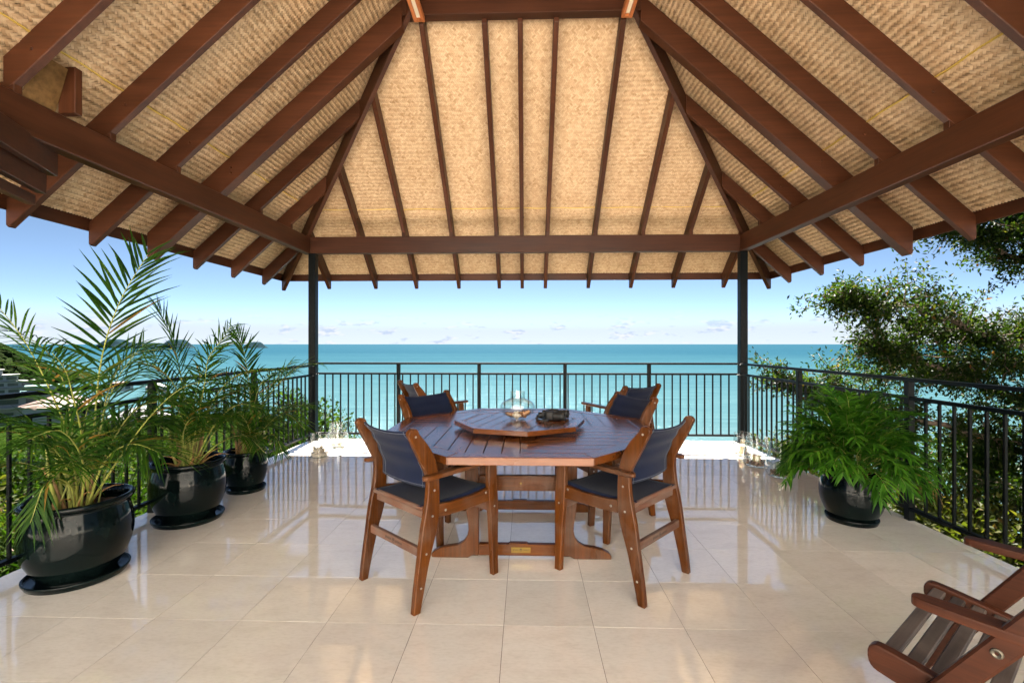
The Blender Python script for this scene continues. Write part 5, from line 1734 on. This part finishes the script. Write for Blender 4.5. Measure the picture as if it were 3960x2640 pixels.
# low scrub all over the slope, leaf size growing with distance so far cover still reads as foliage
def scrub(label, x0, x1, y0, y1, n_, seed, mat):
    g = np.random.default_rng(seed)
    q = g.random(n_) ** 1.6
    sx = np.sign(x1 - x0)
    x = x0 + (x1 - x0) * q + g.normal(0, 0.5, n_)
    y = y0 + (y1 - y0) * g.random(n_) * (0.35 + 0.65 * q)
    cl = hn(x, y, 0.9, 3.0) * 0.5 + hn(x, y, 2.3, 1.0) * 0.35
    x = np.where(np.abs(x) < 3.6, np.sign(x0) * 3.7, x)
    dist = np.hypot(x, y)
    sz = np.clip(0.05 + dist * 0.0085, 0.08, 0.6)
    z = hill_z(x, y) + np.clip(cl + 0.25, 0.0, 1.0) * np.clip(dist * 0.06, 0.35, 2.2) * g.random(n_)
    P_ = np.stack([x, y, z], 1)
    D = norm(g.normal(0, 0.8, P_.shape) + np.array([0, 0, 0.35]))
    N = norm(g.normal(0, 0.6, P_.shape) + np.array([0, 0, 1.0]))
    v, f = diamonds(P_, D, N, sz * g.uniform(0.7, 1.5, n_), sz * g.uniform(0.4, 0.7, n_), 0.2)
    o = from_arrays('undergrowth', v, f, mat, None, False)
    return tag(o, label, 'undergrowth', kind='stuff')


scrub('low green scrub covering the slope on the palm side', -3.3, -75, -1, 75, 70000, 71, M['bush_leaf'])
scrub('low scrub covering the slope under the big tree', 3.3, 24, -1, 16, 30000, 72, M['olive_leaf'])

gl_ = 'bushes on the slope below the left railing'
gr_ = 'bushes on the slope below the right railing'
bush('dark leafy bush behind the left corner post', -4.15, 8.3, -0.75, 1.3, 1.3, 1.35, 9000, 0.085, M['bush_leaf'], 51, gl_)
bush('sunlit bush just outside the railing behind the big palm pot', -5.0, 3.0, -1.35, 1.6, 1.5, 1.25, 11000, 0.085, M['bush_leaf'], 52, gl_)
bush('sunlit bush outside the railing behind the second palm', -5.2, 5.4, -1.5, 1.7, 1.5, 1.35, 11000, 0.085, M['bush_leaf'], 53, gl_)
bush('light green bush at the lower left edge of the photo', -4.4, 1.3, -1.5, 1.2, 1.3, 1.1, 8000, 0.085, M['bush_leaf'], 54, gl_)
bush('olive bush with yellowing leaves above the left railing end', -7.6, 4.6, -0.95, 1.7, 1.6, 1.5, 10000, 0.09, M['olive_leaf'], 55, gl_)
bush('green bush further down the slope past the second palm', -8.2, 8.2, -1.7, 2.0, 1.8, 1.6, 9000, 0.10, M['bush_leaf'], 56, gl_)
bush('rounded bush down the slope behind the smallest palm', -6.4, 10.2, -2.0, 1.8, 1.7, 1.5, 8000, 0.10, M['bush_leaf'], 57, gl_)
bush('large tree top on the slope left of the far houses', -12.5, 8.5, -2.4, 2.6, 2.4, 2.0, 9000, 0.13, M['olive_leaf'], 58, gl_)
bush('tree top lower on the slope in front of the pink roof', -17, 14.5, -4.4, 3.2, 3.0, 2.4, 9000, 0.16, M['bush_leaf'], 59, gl_)
bush('broad tree top towards the bay', -25, 25, -6.6, 4.2, 4.0, 2.8, 8000, 0.22, M['bush_leaf'], 60, gl_)
bush('dark tree top nearest the water in the bay', -34, 42, -9.5, 5.5, 5, 3.4, 8000, 0.30, M['bush_leaf'], 61, gl_)
bush('olive bush showing between the right post and the first rail post', 4.75, 8.3, -0.95, 0.95, 1.0, 1.0, 7000, 0.075, M['olive_leaf'], 62, gr_)
bush('glossy bush outside the railing behind the fern palm', 5.2, 5.8, -1.5, 1.5, 1.4, 1.2, 9000, 0.085, M['olive_leaf'], 63, gr_)
bush('thick bush under the big tree by the rail end', 5.4, 3.4, -1.6, 1.5, 1.5, 1.3, 10000, 0.085, M['bush_leaf'], 64, gr_)
bush('tall olive bush under the low limbs of the big tree', 7.6, 5.0, -1.4, 1.7, 1.6, 1.5, 10000, 0.09, M['olive_leaf'], 65, gr_)
bush('bush at the lower right corner outside the railing', 4.6, 1.9, -1.7, 1.1, 1.2, 1.1, 7000, 0.085, M['bush_leaf'], 66, gr_)
bush('olive bush pressed close behind the fern palm and the right railing', 4.55, 4.6, -1.05, 1.1, 1.2, 1.1, 9000, 0.075, M['olive_leaf'], 73, gr_)
bush('wide green bush beyond the second rail post on the tree side', 6.4, 6.9, -1.0, 1.6, 1.5, 1.4, 10000, 0.085, M['bush_leaf'], 74, gr_)
bush('leafy olive bush below the big tree at the right edge of the photo', 6.9, 3.3, -0.9, 1.7, 1.6, 1.5, 11000, 0.085, M['olive_leaf'], 75, gr_)
bush('high green bush close under the lowest limb of the big tree', 8.8, 6.2, -0.6, 1.8, 1.7, 1.6, 10000, 0.09, M['bush_leaf'], 76, gr_)
bush('dark bush deep behind the big tree trunk', 10.5, 9.5, -1.2, 2.4, 2.2, 1.8, 9000, 0.11, M['tree_leaf'], 67, gr_)
bush('bush at the foot of the slope past the right railing', 7.8, 9.2, -2.6, 1.9, 1.8, 1.5, 8000, 0.10, M['bush_leaf'], 68, gr_)
bush('small green sprig bush beside the front rail outside the left post', -2.55, 7.6, -0.95, 0.45, 0.4, 0.55, 1500, 0.07, M['bush_leaf'], 69, gl_, 12)
